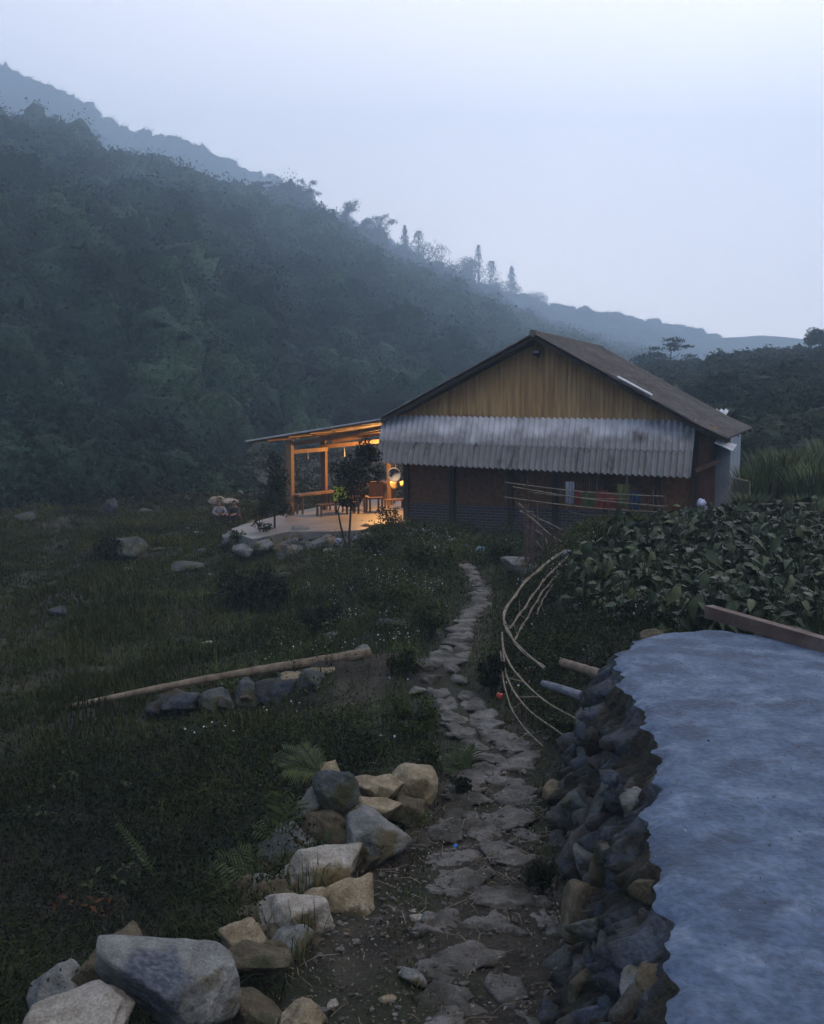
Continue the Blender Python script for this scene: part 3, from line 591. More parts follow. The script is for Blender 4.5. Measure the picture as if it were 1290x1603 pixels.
# ------------------------------------------------------------------ boulder pile on the left of the path
PILE = [(150, 1452, 374, 1612, 5.25, 'big', 'largest grey boulder with a blue weathered patch, bottom left', dict(dep=0.7)),
 (45, 1552, 205, 1665, 4.95, 'rock_pale', 'pale grey rounded boulder at the bottom left in front of the others', {}),
 (45, 1515, 140, 1605, 5.6, 'rock_grey', 'leftmost greenish grey boulder half hidden behind the pale rounded one', {}),
 (126, 1466, 232, 1565, 5.75, 'rock_brown', 'brown boulder tucked behind the largest blue patched one', {}),
 (346, 1442, 416, 1512, 5.95, 'rock_tan', 'small blocky tan rock just right of the largest boulder', {}),
 (350, 1484, 452, 1514, 5.75, 'rock_brown', 'flat brown slab low between the blocky tan rock and the path', dict(dep=0.6)),
 (406, 1403, 518, 1480, 6.3, 'rock_pale', 'large pale tan rock with a pointed top in the middle of the pile', dict(dep=0.8)),
 (412, 1455, 505, 1512, 6.12, 'rock_brown', 'shadowy brown rock underneath the large pointed tan rock', {}),
 (386, 1442, 414, 1474, 6.25, 'rock_tan', 'small reddish tan rock wedged left of the large pointed one', {}),
 (510, 1382, 582, 1472, 6.6, 'rock_tan', 'triangular tan rock sloping down to the path', dict(npl=7, p=22)),
 (475, 1392, 511, 1422, 6.5, 'rock_tan', 'small egg shaped tan rock beneath the big flat white rock', dict(npl=22, p=6)),
 (374, 1382, 452, 1434, 6.7, 'rock_brown', 'slanted brown wedge rock left of the small egg shaped one', dict(tilt=-0.35, dep=0.6)),
 (430, 1326, 558, 1406, 7.0, 'rock_pale', 'big broad whitish rock with a smooth sloping top', dict(dep=0.8)),
 (408, 1310, 478, 1374, 7.3, 'rock_dark', 'dark mossy round rock at the outer side of the whitish one', dict(rough=0.09)),
 (546, 1270, 640, 1352, 7.35, 'rock_grey', 'cool grey arched rock standing beside the path', dict(npl=9)),
 (474, 1272, 546, 1338, 7.55, 'rock_brown', 'reddish brown rock beneath the dark angular rock', {}),
 (466, 1236, 506, 1314, 7.85, 'rock_grey', 'narrow upright grey rock at the left side of the upper pile', dict(npl=18, p=8)),
 (494, 1206, 562, 1274, 7.75, 'rock_dark', 'dark blue grey angular rock on top of the upper pile', dict(npl=7, p=26)),
 (492, 1196, 532, 1244, 8.1, 'rock_tan', 'tan rock peeking up behind the dark angular one', {}),
 (533, 1249, 624, 1292, 7.7, 'rock_tan', 'flat yellowish tan rock above the cool grey arched one', dict(dep=0.6)),
 (558, 1217, 628, 1262, 7.95, 'rock_tan', 'domed tan rock in front of the highest rock', {}),
 (598, 1200, 680, 1266, 8.2, 'rock_tan', 'big rounded tan rock at the far right end of the pile', dict(npl=15, p=9)),
 (553, 1212, 604, 1242, 8.35, 'rock_tan', 'small flat tan rock at the very back of the pile', {}),
 (615, 1248, 668, 1288, 7.9, 'rock_brown', 'brown ribbed rock below the big rounded rock at the path side', dict(tilt=0.4)),
 (438, 1572, 514, 1632, 5.3, 'rock_tan', 'tan pointed rock at the bottom edge beside the path', dict(npl=8)),
 (508, 1452, 548, 1500, 6.25, 'rock_brown', 'small dark brown rock in the shade beneath the triangular one', {}),
 (372, 1556, 446, 1620, 5.45, 'rock_brown', 'low olive brown slab right of the largest boulder', dict(dep=0.9)),
 (505, 1490, 532, 1512, 6.05, 'rock_brown', 'small reddish pointed stone on the bare earth below the pile', {}),
 (518, 1296, 570, 1345, 7.45, 'rock_brown', 'deep brown rock behind the foot of the cool grey arched rock', {}),
 (560, 1335, 610, 1365, 7.2, 'rock_brown', 'low rust brown stone bridging the whitish and the grey arched rock', {}),
 (655, 1180, 690, 1192, 9.1, 'rock_grey', 'flat grey stone lying in the weeds beyond the pile', {}),
 (740, 1188, 772, 1204, 9.35, 'rock_pale', 'pale lumpy stone sitting at the left edge of the flagstones', {})]
# big boulder material: weathered blue stain with its own shape
mbig = M['rock_grey'].copy(); mbig.name = 'rock_blue_patch'; M['big'] = mbig
tn = mbig.node_tree; bs = tn.nodes['Principled BSDF']; srcs = bs.inputs['Base Color'].links[0].from_socket
tc_ = tn.nodes.new('ShaderNodeTexCoord'); vd = tn.nodes.new('ShaderNodeVectorMath'); vd.operation = 'DISTANCE'; vd.inputs[1].default_value = (0.0, -0.17, 0.10)
nz2 = tn.nodes.new('ShaderNodeTexNoise'); nz2.inputs['Scale'].default_value = 5; md2 = tn.nodes.new('ShaderNodeMath'); md2.operation = 'MULTIPLY_ADD'; md2.inputs[1].default_value = 0.30
tn.links.new(tc_.outputs['Object'], vd.inputs[0]); tn.links.new(nz2.outputs[0], md2.inputs[0]); tn.links.new(vd.outputs['Value'], md2.inputs[2])
mr_ = tn.nodes.new('ShaderNodeMapRange'); mr_.inputs[1].default_value = 0.29; mr_.inputs[2].default_value = 0.38
tn.links.new(md2.outputs[0], mr_.inputs[0]); mi_ = tn.nodes.new('ShaderNodeMix'); mi_.data_type = 'RGBA'
tn.links.new(mr_.outputs[0], mi_.inputs[0]); tn.links.new(srcs, mi_.inputs[7])
nz3 = tn.nodes.new('ShaderNodeTexNoise'); nz3.inputs['Scale'].default_value = 22; nz3.inputs['Detail'].default_value = 6; cr3 = tn.nodes.new('ShaderNodeValToRGB')
cr3.color_ramp.elements[0].color = (0.045, 0.052, 0.066, 1); cr3.color_ramp.elements[1].color = (0.12, 0.13, 0.15, 1); cr3.color_ramp.elements[0].position = 0.4; cr3.color_ramp.elements[1].position = 0.68
tn.links.new(nz3.outputs[0], cr3.inputs[0]); tn.links.new(cr3.outputs[0], mi_.inputs[6]); tn.links.new(mi_.outputs[2], bs.inputs['Base Color'])
for i, (x0, y0, x1, y1, D, mt, lab, kw) in enumerate(PILE):
    rockpx(x0, y0, x1, y1, D, 400 + i, mt, lab, k=5, name='boulder' if (x1 - x0) > 60 else 'rock', cat='boulder' if (x1 - x0) > 60 else 'rock', grow=1.18 if (x1 - x0) < 150 else 1.04, **kw)
# rubble that carries the pile
rs = np.random.RandomState(77)
line = [(0.62, 5.0, -1.25), (6.0, 0, -1.0)]
for j in range(46):
    t_ = rs.rand(); y = 5.1 + t_ * 3.3; xc = np.interp(y, [4.9, 5.6, 6.3, 7.0, 7.7, 8.4], [-1.75, -1.15, -0.95, -0.85, -0.62, -0.2]); x = xc + rs.uniform(-0.32, 0.30); s = rs.uniform(0.10, 0.24)
    o = rock('rock', (x, y, float(H(x, y)) + s * 0.15), (s * 1.3, s * 1.1, s), 600 + j, rs.choice(['rock_brown', 'rock_grey', 'rock_brown']), 3, yaw=rs.rand() * 6)
    tag(o, 'small dull rock filling the gaps ' + ('beside the largest blue patched boulder' if y < 5.9 else 'around the large pointed tan rock' if y < 6.8 else 'below the big whitish rock' if y < 7.5 else 'under the upper end of the boulder pile'), 'rock', 'small rocks under the boulder pile')
# rocks under and round the pole
for i, a in enumerate([(540, 1007, 582, 1045, 12.55, 'rock_round', 'bluish rounded rock behind the thick end of the pole'), (520, 1040, 590, 1075, 12.3, 'rock_dark', 'dark rock in shade under the thick end of the pole'),
          (468, 1046, 530, 1080, 12.05, 'rock_tan', 'pale angular rock with mossy side beneath the pole'), (440, 1058, 478, 1082, 11.95, 'rock_tan', 'small cream rock left of the pale angular one under the pole'),
          (408, 1064, 460, 1102, 11.9, 'rock_wall', 'grey scuffed rock under the middle of the pole'), (375, 1068, 412, 1100, 11.9, 'rock_dark', 'dark rock under the middle of the pole'),
          (255, 1085, 305, 1112, 11.8, 'rock_wall', 'grey rock near the thin end of the pole'), (312, 1084, 360, 1112, 11.8, 'rock_dark', 'dark low rock between the two grey rocks under the pole'), (480, 1078, 525, 1105, 11.8, 'rock_dark', 'low dark stone below the pale angular rock'),
          (520, 1100, 560, 1122, 11.2, 'rock_brown', 'brown half buried stone in weeds below the pole')]):
    rockpx(*a[:5], seed=700 + i, mat='rock_grey' if a[5] == 'rock_round' else a[5], label=a[6], grow=1.0 if a[5] == 'rock_round' else 1.35, p=6 if a[5] == 'rock_round' else 22, npl=20 if a[5] == 'rock_round' else 10)
rs = np.random.RandomState(78)
for j in range(12):
    u_ = rs.rand(); q = pa * (1 - u_) + pb * u_ if False else PD(240 + 330 * u_, 1100 - 55 * u_ + rs.uniform(-4, 16), 11.9 + rs.uniform(-.25, .3)); s = rs.uniform(0.10, 0.30)
    o = rock('rock', (q[0], q[1], min(q[2], float(H(q[0], q[1])) + 0.12)), (s * 1.4, s * 1.1, s), 680 + j, ['rock_dark', 'rock_brown', 'rock_wall'][j % 3], 3, yaw=rs.rand() * 6); tag(o, 'dark small rock heaped under the ' + ('thin half' if u_ < 0.5 else 'thick half') + ' of the pole', 'rock', 'small rocks under the pole')
# rocks of the porch bank
for i, a in enumerate([(395, 838, 432, 862, 24.6, 'rock_grey', 'grey rock at the left end of the bank below the porch'), (428, 832, 458, 858, 24.6, 'rock_grey', 'square grey rock behind the slim tree below the porch'),
          (452, 824, 488, 850, 25.0, 'rock_grey', 'lichened rock highest on the bank below the porch'), (432, 852, 476, 874, 23.9, 'rock_grey', 'long flat block lying on the bank below the porch'),
          (480, 838, 530, 868, 24.2, 'rock_grey', 'big faceted dark grey rock in the middle of the porch bank'), (502, 858, 530, 880, 23.6, 'rock_pale', 'pale speckled rock at the foot of the porch bank'),
          (528, 842, 560, 872, 24.0, 'rock_grey', 'sloping grey rock behind the forked tree stem'), (558, 834, 580, 850, 24.3, 'rock_grey', 'round olive rock at the right end of the porch bank'),
          (535, 874, 570, 886, 22.9, 'rock_pale', 'low pale rock in the grass under the forked tree'), (605, 855, 640, 872, 23.2, 'rock_grey', 'speckled grey rock among weeds right of the forked tree'),
          (700, 842, 718, 856, 23.5, 'rock_grey', 'small grey rock in the grass before the brick base'), (786, 872, 840, 898, 18.2, 'rock_grey', 'large low rock at the foot of the brushwood')]):
    rockpx(*a[:5], seed=740 + i, mat=a[5], label=a[6], k=3 if i not in (4, 11) else 4)
for i, a in enumerate([(880, 860, 898, 876, 17.1, 'rock_pale', 'pale round stone on the low terrace edge nearest the brushwood'), (896, 858, 915, 872, 17.0, 'rock_pale', 'creamy oval stone second along the low terrace edge'),
          (916, 866, 934, 876, 16.8, 'rock_tan', 'pinkish stone under the long flat one on the terrace edge'), (912, 855, 938, 861, 17.2, 'rock_pale', 'long flat white stone on the terrace edge'),
          (936, 855, 952, 866, 17.0, 'rock_pale', 'knobbly white stone at the right end of the terrace edge row'), (900, 876, 918, 886, 16.6, 'rock_brown', 'dull brown stone low on the bank face'), (928, 880, 948, 892, 16.4, 'rock_brown', 'dull brown stone to the right on the bank face'), (946, 872, 962, 884, 16.4, 'rock_grey', 'dull grey stone on the bank face near the leafy crop')]):
    rockpx(*a[:5], seed=770 + i, mat=a[5], label=a[6], k=3)
# far stream boulders and meadow stones
for i, a in enumerate([(350, 780, 372, 792, 33, 'rock_pale', 'right half of a pair of pale boulders by the stream behind the crouching people'), (328, 776, 354, 790, 33, 'rock_pale', 'left and larger of a pair of pale boulders by the stream'), (392, 783, 408, 792, 33, 'rock_pale', 'small white boulder by the stream beside the slim tree'), (163, 780, 186, 806, 34, 'rock_wall', 'grey boulder standing at the far left edge of the meadow'),
          (20, 802, 54, 820, 32, 'rock_dark', 'dark boulder at the left edge of the far meadow'), (215, 796, 240, 806, 33, 'rock_dark', 'low dark stone at the back of the meadow'), (366, 768, 382, 780, 37, 'rock_grey', 'dim grey stone behind the white stream boulders'),
          (160, 842, 225, 880, 25.5, 'rock_dark', 'wide dark mossy mound of rock in the meadow'), (210, 868, 232, 884, 24.5, 'rock_wall', 'grey stone right below the mossy mound'), (75, 950, 110, 964, 17.6, 'rock_wall', 'flat grey stone in the near meadow on the left'),
          (315, 1003, 340, 1010, 14.8, 'rock_pale', 'small pale stone alone in the grass above the pole'), (265, 880, 318, 896, 23.5, 'rock_dark', 'low dark outcrop left of the dark bush'), (430, 895, 455, 910, 22, 'rock_dark', 'dark stone in the right side of the dark bush'),
          (188, 888, 210, 897, 23, 'rock_grey', 'grey pebble like stone below the mossy mound'), (520, 780, 534, 788, 37, 'rock_pale', 'pale stone in the stream seen through the porch'), (640, 1075, 668, 1088, 11.6, 'rock_grey', 'grey stone in weeds left of the path bend'),
          (505, 990, 545, 1002, 14.6, 'rock_grey', 'grey lichened ledge stone in the weeds above the pole end'), (590, 968, 640, 985, 15.6, 'rock_dark', 'dark ledge stone in the white flowered weeds'), (400, 770, 425, 782, 36, 'rock_dark', 'dim stone by the stream right of the white ones')]):
    c = PG((a[0] + a[2]) / 2, a[3] - 2); o = rockpx(a[0], a[1], a[2], a[3], c[1], seed=800 + i, mat=a[5], label=a[6], k=3)
rs = np.random.RandomState(12)
for j in range(18):
    x, y = rs.uniform(-13, -1.0), rs.uniform(13, 36); s = rs.uniform(0.10, 0.28)
    if abs(x / y) > 0.46: continue
    o = rock('stone', (x, y, float(H(x, y)) + 0.01), (s * 1.4, s, s * 0.6), 860 + j, rs.choice(['rock_grey', 'rock_dark', 'rock_brown']), 2, yaw=rs.rand() * 6)
    tag(o, 'small half sunk stone in the ' + ('near' if y < 19 else 'middle' if y < 27 else 'far') + ' meadow grass ' + ('at the left' if x / y < -0.25 else 'towards the house'), 'stone', 'stones scattered in the meadow')
# ------------------------------------------------------------------ the house
TH = R(22); UX = np.array([math.cos(TH), -math.sin(TH), 0]); TY = np.array([math.sin(TH), math.cos(TH), 0])
OH = PD(632, 812, 27.0); OH[2] = 0.0
def LF(px, py, t):
    d = ray(px, py); lam = (t - (O0 - OH) @ TY) / (d @ TY); p = O0 + d * lam; return np.array([(p - OH) @ UX, t, p[2]])
def LZ(px, py, z):
    p = PZ(px, py, z); return np.array([(p - OH) @ UX, (p - OH) @ TY, z])
def toW(s, t, z): return OH + UX * s + TY * t + np.array([0, 0, z])
HZ = (tuple(OH), -TH)
house = thing('house', 'wooden house with brown gable wall, grey corrugated roof and white corrugated awning', 'house', HZ[0], HZ[1])
M['gable'] = noisemat('gable_boards', [(0.25, 0.135, 0.052), (0.44, 0.265, 0.108), (0.59, 0.40, 0.19)], 2.2, 6, 0.75, 0.5, 24, stretch=(5.5, 1, 0.35), second=((0.28, 0.14, 0.07), 0.9, 0.56, 0.14))
M['panel'] = noisemat('woven_panel', [(0.10, 0.042, 0.015), (0.17, 0.074, 0.026), (0.23, 0.105, 0.04)], 9, 4, 0.7, 0.6, 34, stretch=(1, 1, 1))
M['roof'] = noisemat('old_fibre_roof', [(0.035, 0.029, 0.025), (0.085, 0.072, 0.064), (0.19, 0.17, 0.16)], 5, 8, 0.85, 0.8, 20, stretch=(0.6, 5.0, 1))
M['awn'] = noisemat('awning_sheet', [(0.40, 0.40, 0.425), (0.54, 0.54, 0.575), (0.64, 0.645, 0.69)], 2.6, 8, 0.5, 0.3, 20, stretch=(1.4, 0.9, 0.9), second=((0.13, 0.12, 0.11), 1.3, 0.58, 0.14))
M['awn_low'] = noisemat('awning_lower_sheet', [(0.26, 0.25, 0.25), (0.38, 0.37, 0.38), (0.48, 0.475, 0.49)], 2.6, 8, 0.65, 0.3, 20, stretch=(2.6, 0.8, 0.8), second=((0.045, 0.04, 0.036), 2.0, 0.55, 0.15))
for nm_, dirt_shade in (('awn', (0.085, 0.078, 0.072)), ('awn_low', (0.075, 0.068, 0.062))):      # grime at the drip edge, with the steeper lower slope's shade mixed into the colour
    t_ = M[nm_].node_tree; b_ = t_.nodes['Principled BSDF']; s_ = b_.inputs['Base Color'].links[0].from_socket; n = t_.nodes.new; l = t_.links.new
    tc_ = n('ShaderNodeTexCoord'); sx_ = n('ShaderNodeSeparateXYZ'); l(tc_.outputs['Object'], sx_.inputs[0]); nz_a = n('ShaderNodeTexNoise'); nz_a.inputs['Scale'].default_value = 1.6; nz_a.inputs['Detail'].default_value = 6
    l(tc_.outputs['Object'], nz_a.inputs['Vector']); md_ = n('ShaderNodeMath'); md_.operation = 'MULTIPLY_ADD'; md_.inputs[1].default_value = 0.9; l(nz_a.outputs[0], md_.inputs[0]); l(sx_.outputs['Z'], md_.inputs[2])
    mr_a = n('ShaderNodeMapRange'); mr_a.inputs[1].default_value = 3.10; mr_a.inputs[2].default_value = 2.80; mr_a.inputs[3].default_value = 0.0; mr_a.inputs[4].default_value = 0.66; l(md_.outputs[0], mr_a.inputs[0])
    mi_a = n('ShaderNodeMix'); mi_a.data_type = 'RGBA'; l(mr_a.outputs[0], mi_a.inputs[0]); l(s_, mi_a.inputs[6]); mi_a.inputs[7].default_value = (*dirt_shade, 1); l(mi_a.outputs[2], b_.inputs['Base Color'])
M['metal_pale'] = noisemat('pale_sheet', [(0.30, 0.31, 0.33), (0.42, 0.43, 0.46), (0.52, 0.53, 0.56)], 3, 5, 0.5, 0.1)
M['white_wall'] = noisemat('pale_plaster', [(0.13, 0.15, 0.18), (0.20, 0.23, 0.27), (0.27, 0.30, 0.34)], 2.5, 7, 0.7, 0.3, 20, stretch=(1, 1, 0.6))
m_, t_, b_ = newmat('brick'); n = t_.nodes.new; l = t_.links.new
tcb = n('ShaderNodeTexCoord'); mpb = n('ShaderNodeMapping'); mpb.inputs['Rotation'].default_value = (R(90), 0, 0); l(tcb.outputs['Object'], mpb.inputs[0])
bt = n('ShaderNodeTexBrick'); bt.inputs['Scale'].default_value = 1.0; bt.inputs['Brick Width'].default_value = 0.22; bt.inputs['Row Height'].default_value = 0.075; bt.inputs['Mortar Size'].default_value = 0.008
bt.inputs['Color1'].default_value = (0.05, 0.030, 0.025, 1); bt.inputs['Color2'].default_value = (0.075, 0.048, 0.04, 1); bt.inputs['Mortar'].default_value = (0.13, 0.12, 0.12, 1)
l(mpb.outputs[0], bt.inputs['Vector']); l(bt.outputs[0], b_.inputs['Base Color']); b_.inputs['Roughness'].default_value = 0.85
bpb = n('ShaderNodeBump'); bpb.inputs['Strength'].default_value = 0.5; bpb.inputs['Distance'].default_value = 0.01; l(bt.outputs['Fac'], bpb.inputs['Height']); bpb.invert = True; l(bpb.outputs[0], b_.inputs['Normal']); M['brick'] = m_
TF = -0.62                                                     # front overhang of the roof
rdg = LF(834, 523, TF); lev = LF(594, 655, TF); kink = LF(1072, 655, TF); rev = LF(1139, 686, TF)
TB = 7.6
wl = LF(634, 700, 0)[0]; wr = LF(1120, 700, 0)[0]; zb = 0.18
def slopez(s): return np.interp(s, [lev[0], rdg[0], kink[0], rev[0]], [lev[2], rdg[2], kink[2], rev[2]])
def corr(m, P00, P10, P01, P11, nw, amp, nu, nv, curve=None, phase=0.0, thick=0.012):
    """corrugated sheet: waves run across u; P(u,v) bilinear; curve(v) adds a vertical offset"""
    P00, P10, P01, P11 = map(np.array, (P00, P10, P01, P11))
    u = np.linspace(0, 1, nu); v = np.linspace(0, 1, nv); U, Vv = np.meshgrid(u, v); U = U[..., None]; W_ = Vv[..., None]
    P = P00 * (1 - U) * (1 - W_) + P10 * U * (1 - W_) + P01 * (1 - U) * W_ + P11 * U * W_
    nrm = np.cross(P10 - P00, P01 - P00); nrm /= np.linalg.norm(nrm); nrm = nrm if nrm[2] > 0 else -nrm
    P = P + nrm * (amp * np.sin(U * nw * 6.28318 + phase))
    if curve is not None: P[..., 2] += curve(Vv)
    i = (np.arange(nv - 1)[:, None] * nu + np.arange(nu - 1)[None]).ravel(); F = np.stack([i, i + 1, i + nu + 1, i + nu], 1)
    T_ = P - nrm * thick; A = P.reshape(-1, 3); B = T_.reshape(-1, 3); k = len(A)
    m.add(A, F); m.add(B, F[:, ::-1])
    b1 = np.arange(nu); b2 = (nv - 1) * nu + np.arange(nu)
    for bb in (b1, b2, np.arange(nv) * nu, np.arange(nv) * nu + nu - 1):
        q = np.concatenate([A[bb], B[bb]]); kk = len(bb); j = np.arange(kk - 1); m.add(q, np.stack([j, j + 1, j + kk + 1, j + kk], 1))
# walls
gz = lambda s: float(slopez(s)) - 0.07
awt = LF(840, 650, 0)[2]                                        # height where awning meets the wall
m = MB(); P = [(wl, awt - 0.25), (wr, awt - 0.25), (wr, gz(wr))] + ([(kink[0], gz(kink[0]))] if kink[0] < wr else []) + [(rdg[0], gz(rdg[0])), (wl, gz(wl))]
V = [(s, 0.0, z) for s, z in P] + [(s, 0.10, z) for s, z in P]; k = len(P)
m.add(V, [tuple(range(k)), tuple(range(2 * k - 1, k - 1, -1))] + [(i, (i + 1) % k, (i + 1) % k + k, i + k) for i in range(k)])
mm = m
for s in np.arange(wl + 0.06, wr, 0.115):
    zt = gz(s) - 0.02
    if zt - awt > 0.06: mm.box((s, -0.012, (awt + zt) / 2), (0.03, 0.018, zt - awt))
m.build('gable_wall', M['gable'], house)
bh = LF(700, 789, 0)[2]
m = MB(); m.box(((wl + wr) / 2, 0.06, (zb - 0.5 + bh) / 2), (wr - wl, 0.12, bh - zb + 0.5)); m.build('brick_base', M['brick'], house)
posts_s = [wl + 0.05] + [LF(x, 750, 0)[0] for x in (709, 800, 870, 950, 1030, 1088)] + [wr - 0.05]
for a, b in zip(posts_s[:-1], posts_s[1:]):
    m = MB(); m.box(((a + b) / 2, 0.05, (bh + min(awt, gz(b) - 0.03)) / 2), (b - a - 0.10, 0.05, min(awt, gz(b) - 0.03) - bh)); m.build('wall_panel', M['panel'], house)
    m = MB()
    for q in np.arange(a + 0.1, b - 0.07, 0.06): m.box((q, 0.018, (bh + min(awt, gz(q) - 0.05)) / 2), (0.035, 0.012, min(awt, gz(q) - 0.05) - bh - 0.02))
    m.build('slats', M['panel'], house)
for s in posts_s:
    m = MB(); zt_ = min(awt - 0.16, gz(s + 0.07) - 0.04); m.box((s, -0.02, (zb - 0.4 + zt_) / 2), (0.13, 0.13, zt_ - zb + 0.4)); m.build('post', M['wood_dark'], house)
dl, dr = LF(1092, 760, -0.09)[0], LF(1118, 760, -0.09)[0]
M['door'] = noisemat('red_brown_door', [(0.05, 0.018, 0.012), (0.09, 0.032, 0.022), (0.13, 0.05, 0.035)], 3, 5, 0.6, 0.3, 20, stretch=(3, 1, 0.4))
m = MB(); m.box(((dl + dr) / 2, -0.115, 1.05), (dr - dl, 0.045, 1.75)); dd = m.build('door', M['door'], house); m = MB(); m.box((dl + 0.07, -0.16, 1.05), (0.03, 0.03, 0.12)); m.build('handle', M['wood_dark'], dd)
# side and back walls
m = MB(); m.box((wl + 0.05, TB / 2 - 0.1, (gz(wl) + zb - 0.3) / 2), (0.1, TB - 1.0, gz(wl) - zb + 0.3)); m.build('side_wall', M['panel'], house)
m = MB(); m.box((wr - 0.05, TB / 2 - 0.1, (gz(wr) + zb - 0.3) / 2), (0.1, TB - 1.0, gz(wr) - zb + 0.3)); m.build('side_wall', M['panel'], house)
m = MB(); k = len(P); V = [(s, TB - 0.7, z if z > awt - 0.2 else zb) for s, z in P] + [(s, TB - 0.6, z if z > awt - 0.2 else zb) for s, z in P]
m.add(V, [tuple(range(k)), tuple(range(2 * k - 1, k - 1, -1))] + [(i, (i + 1) % k, (i + 1) % k + k, i + k) for i in range(k)]); m.build('back_wall', M['panel'], house)
# roof: right slope (two sheets), left slope
m = MB(); nw = (TB - TF) / 0.17
def rsl(a, b, za, zb_, lift=0.0, sag=0.0): corr(m, (a, TF, za + lift), (a, TB, za + lift), (b, TF, zb_ + lift), (b, TB, zb_ + lift), nw, 0.034, int(nw * 8), 12)
km = (rdg[0] + kink[0]) / 2; zk = float(slopez(km))
rsl(rdg[0], km + 0.15, rdg[2], zk - 0.15 * (rdg[2] - zk) / (km - rdg[0]), 0.035); rsl(km, kink[0] + 0.15, zk, kink[2] - 0.07, 0.018); rsl(kink[0], rev[0], kink[2], rev[2], 0.0)
rsl(rdg[0], lev[0] + 0.0, rdg[2], lev[2], 0.01)
roof = m.build('roof', M['roof'], house, smooth=True)
m = MB(); m.tube([(rdg[0], TF - 0.03, rdg[2] + 0.02), (rdg[0], TB + 0.03, rdg[2] + 0.02)], 0.085, 10); m.build('ridge_cap', M['roof'], roof)
for (a, b, za, zb_) in ((rdg[0], kink[0], rdg[2], kink[2]), (kink[0], rev[0], kink[2], rev[2]), (rdg[0], lev[0], rdg[2], lev[2])):
    for tq in (TF + 0.10, -0.02, 2.4, 5.0, TB - 0.2):
        m = MB(); m.bar((a, tq, za - 0.085), (b, tq, zb_ - 0.085), 0.05, 0.09); m.build('rafter', M['wood_dark'], roof)
# translucent strip on the front edge of the roof
a, b = LF(966, 594, TF), LF(1020, 623, TF)
m = MB(); m.add([(a[0], TF - 0.02, a[2] + 0.07), (a[0], TF + 0.16, a[2] + 0.09), (b[0], TF + 0.16, b[2] + 0.09), (b[0], TF - 0.02, b[2] + 0.07), (a[0], TF - 0.02, a[2] + 0.05), (a[0], TF + 0.16, a[2] + 0.07), (b[0], TF + 0.16, b[2] + 0.07), (b[0], TF - 0.02, b[2] + 0.05)], [(0, 1, 2, 3), (7, 6, 5, 4), (0, 3, 7, 4), (1, 2, 6, 5), (0, 1, 5, 4), (3, 2, 6, 7)])
m.build('edge_strip', M['metal_pale'], roof)
# awning: two overlapping rows of corrugated sheet
a0, a1 = LF(600, 650, -0.06), LF(1090, 658, -0.06); b0, b1 = LF(588, 724, -1.15), LF(1081, 748, -1.15)
f = 0.58
c0, c1 = a0 + (b0 - a0) * f, a1 + (b1 - a1) * f; c0[2] += 0.035; c1[2] += 0.035
nwa = (a1[0] - a0[0]) / 0.148
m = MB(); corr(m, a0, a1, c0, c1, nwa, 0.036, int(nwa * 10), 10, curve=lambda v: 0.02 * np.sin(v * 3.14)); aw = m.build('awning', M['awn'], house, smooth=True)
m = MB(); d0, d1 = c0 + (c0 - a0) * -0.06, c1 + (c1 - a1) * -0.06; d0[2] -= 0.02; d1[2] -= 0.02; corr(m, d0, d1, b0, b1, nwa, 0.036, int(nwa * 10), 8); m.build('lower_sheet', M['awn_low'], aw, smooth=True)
for s in np.linspace(a0[0] + 0.3, a1[0] - 0.3, 7):
    m = MB(); m.bar((s, -0.08, awt - 0.28), (s, -1.0, float(np.interp(s, [a0[0], a1[0]], [b0[2], b1[2]])) - 0.0), 0.05, 0.06); m.build('bracket', M['wood_dark'], aw)
# right side: pale wall, small eave, strut, rear annex roof
q0, q1 = LF(1115, 700, 0.35), LF(1143, 700, 0.35)
m = MB(); m.box(((q0[0] + q1[0]) / 2, 1.9, 1.25), (q1[0] - q0[0] + 0.02, 3.1, LF(1128, 686, 0.35)[2] * 2 - 2.5)); m.build('pale_side_wall', M['white_wall'], house)
m = MB(); e0, e1, e2, e3 = LF(1119, 686, -0.5), LF(1119, 694, -0.5), LF(1150, 704, -0.5), LF(1155, 698, 0.4)
corr(m, LF(1119, 693, -0.5), LF(1121, 686, 0.5), LF(1147, 706, -0.5), LF(1154, 696, 0.5), 6, 0.018, 60, 6); m.build('side_eave', M['metal_pale'], house, smooth=True)
m = MB(); m.bar(LF(1088, 737, -0.55), LF(1128, 721, -0.25), 0.07, 0.09); m.build('strut', M['beam'], house)
m = MB(); corr(m, LF(1106, 641, TB + 1.4), LF(1142, 641, TB + 1.4), LF(1096, 654, TB + 0.1), LF(1134, 654, TB + 0.1), 5, 0.03, 60, 6); an = m.build('annex_roof', M['metal_pale'], house, smooth=True)
m = MB(); aa = LF(1120, 650, TB + 0.7); m.box((aa[0], TB + 0.75, aa[2] / 2 - 0.02), (0.5, 1.0, aa[2] - 0.05)); m.build('annex_wall', M['wood_dark'], house)
# gable flood lamp (unlit)
fl = LF(841, 551, -0.14)
ft = thing('flood_lamp', 'small unlit flood lamp fixed high on the brown gable', 'lamp', tuple(toW(*fl)), -TH)
m = MB(); m.box((0, -0.05, -0.03), (0.16, 0.10, 0.13)); m.bar((0, 0.0, -0.06), (0, 0.12, -0.12), 0.04, 0.04); m.build('lamp_housing', M['wood_dark'], ft)
m = MB(); m.box((0, -0.105, 0.0), (0.13, 0.012, 0.045)); m.build('lamp_glass', M['metal_pale'], ft)

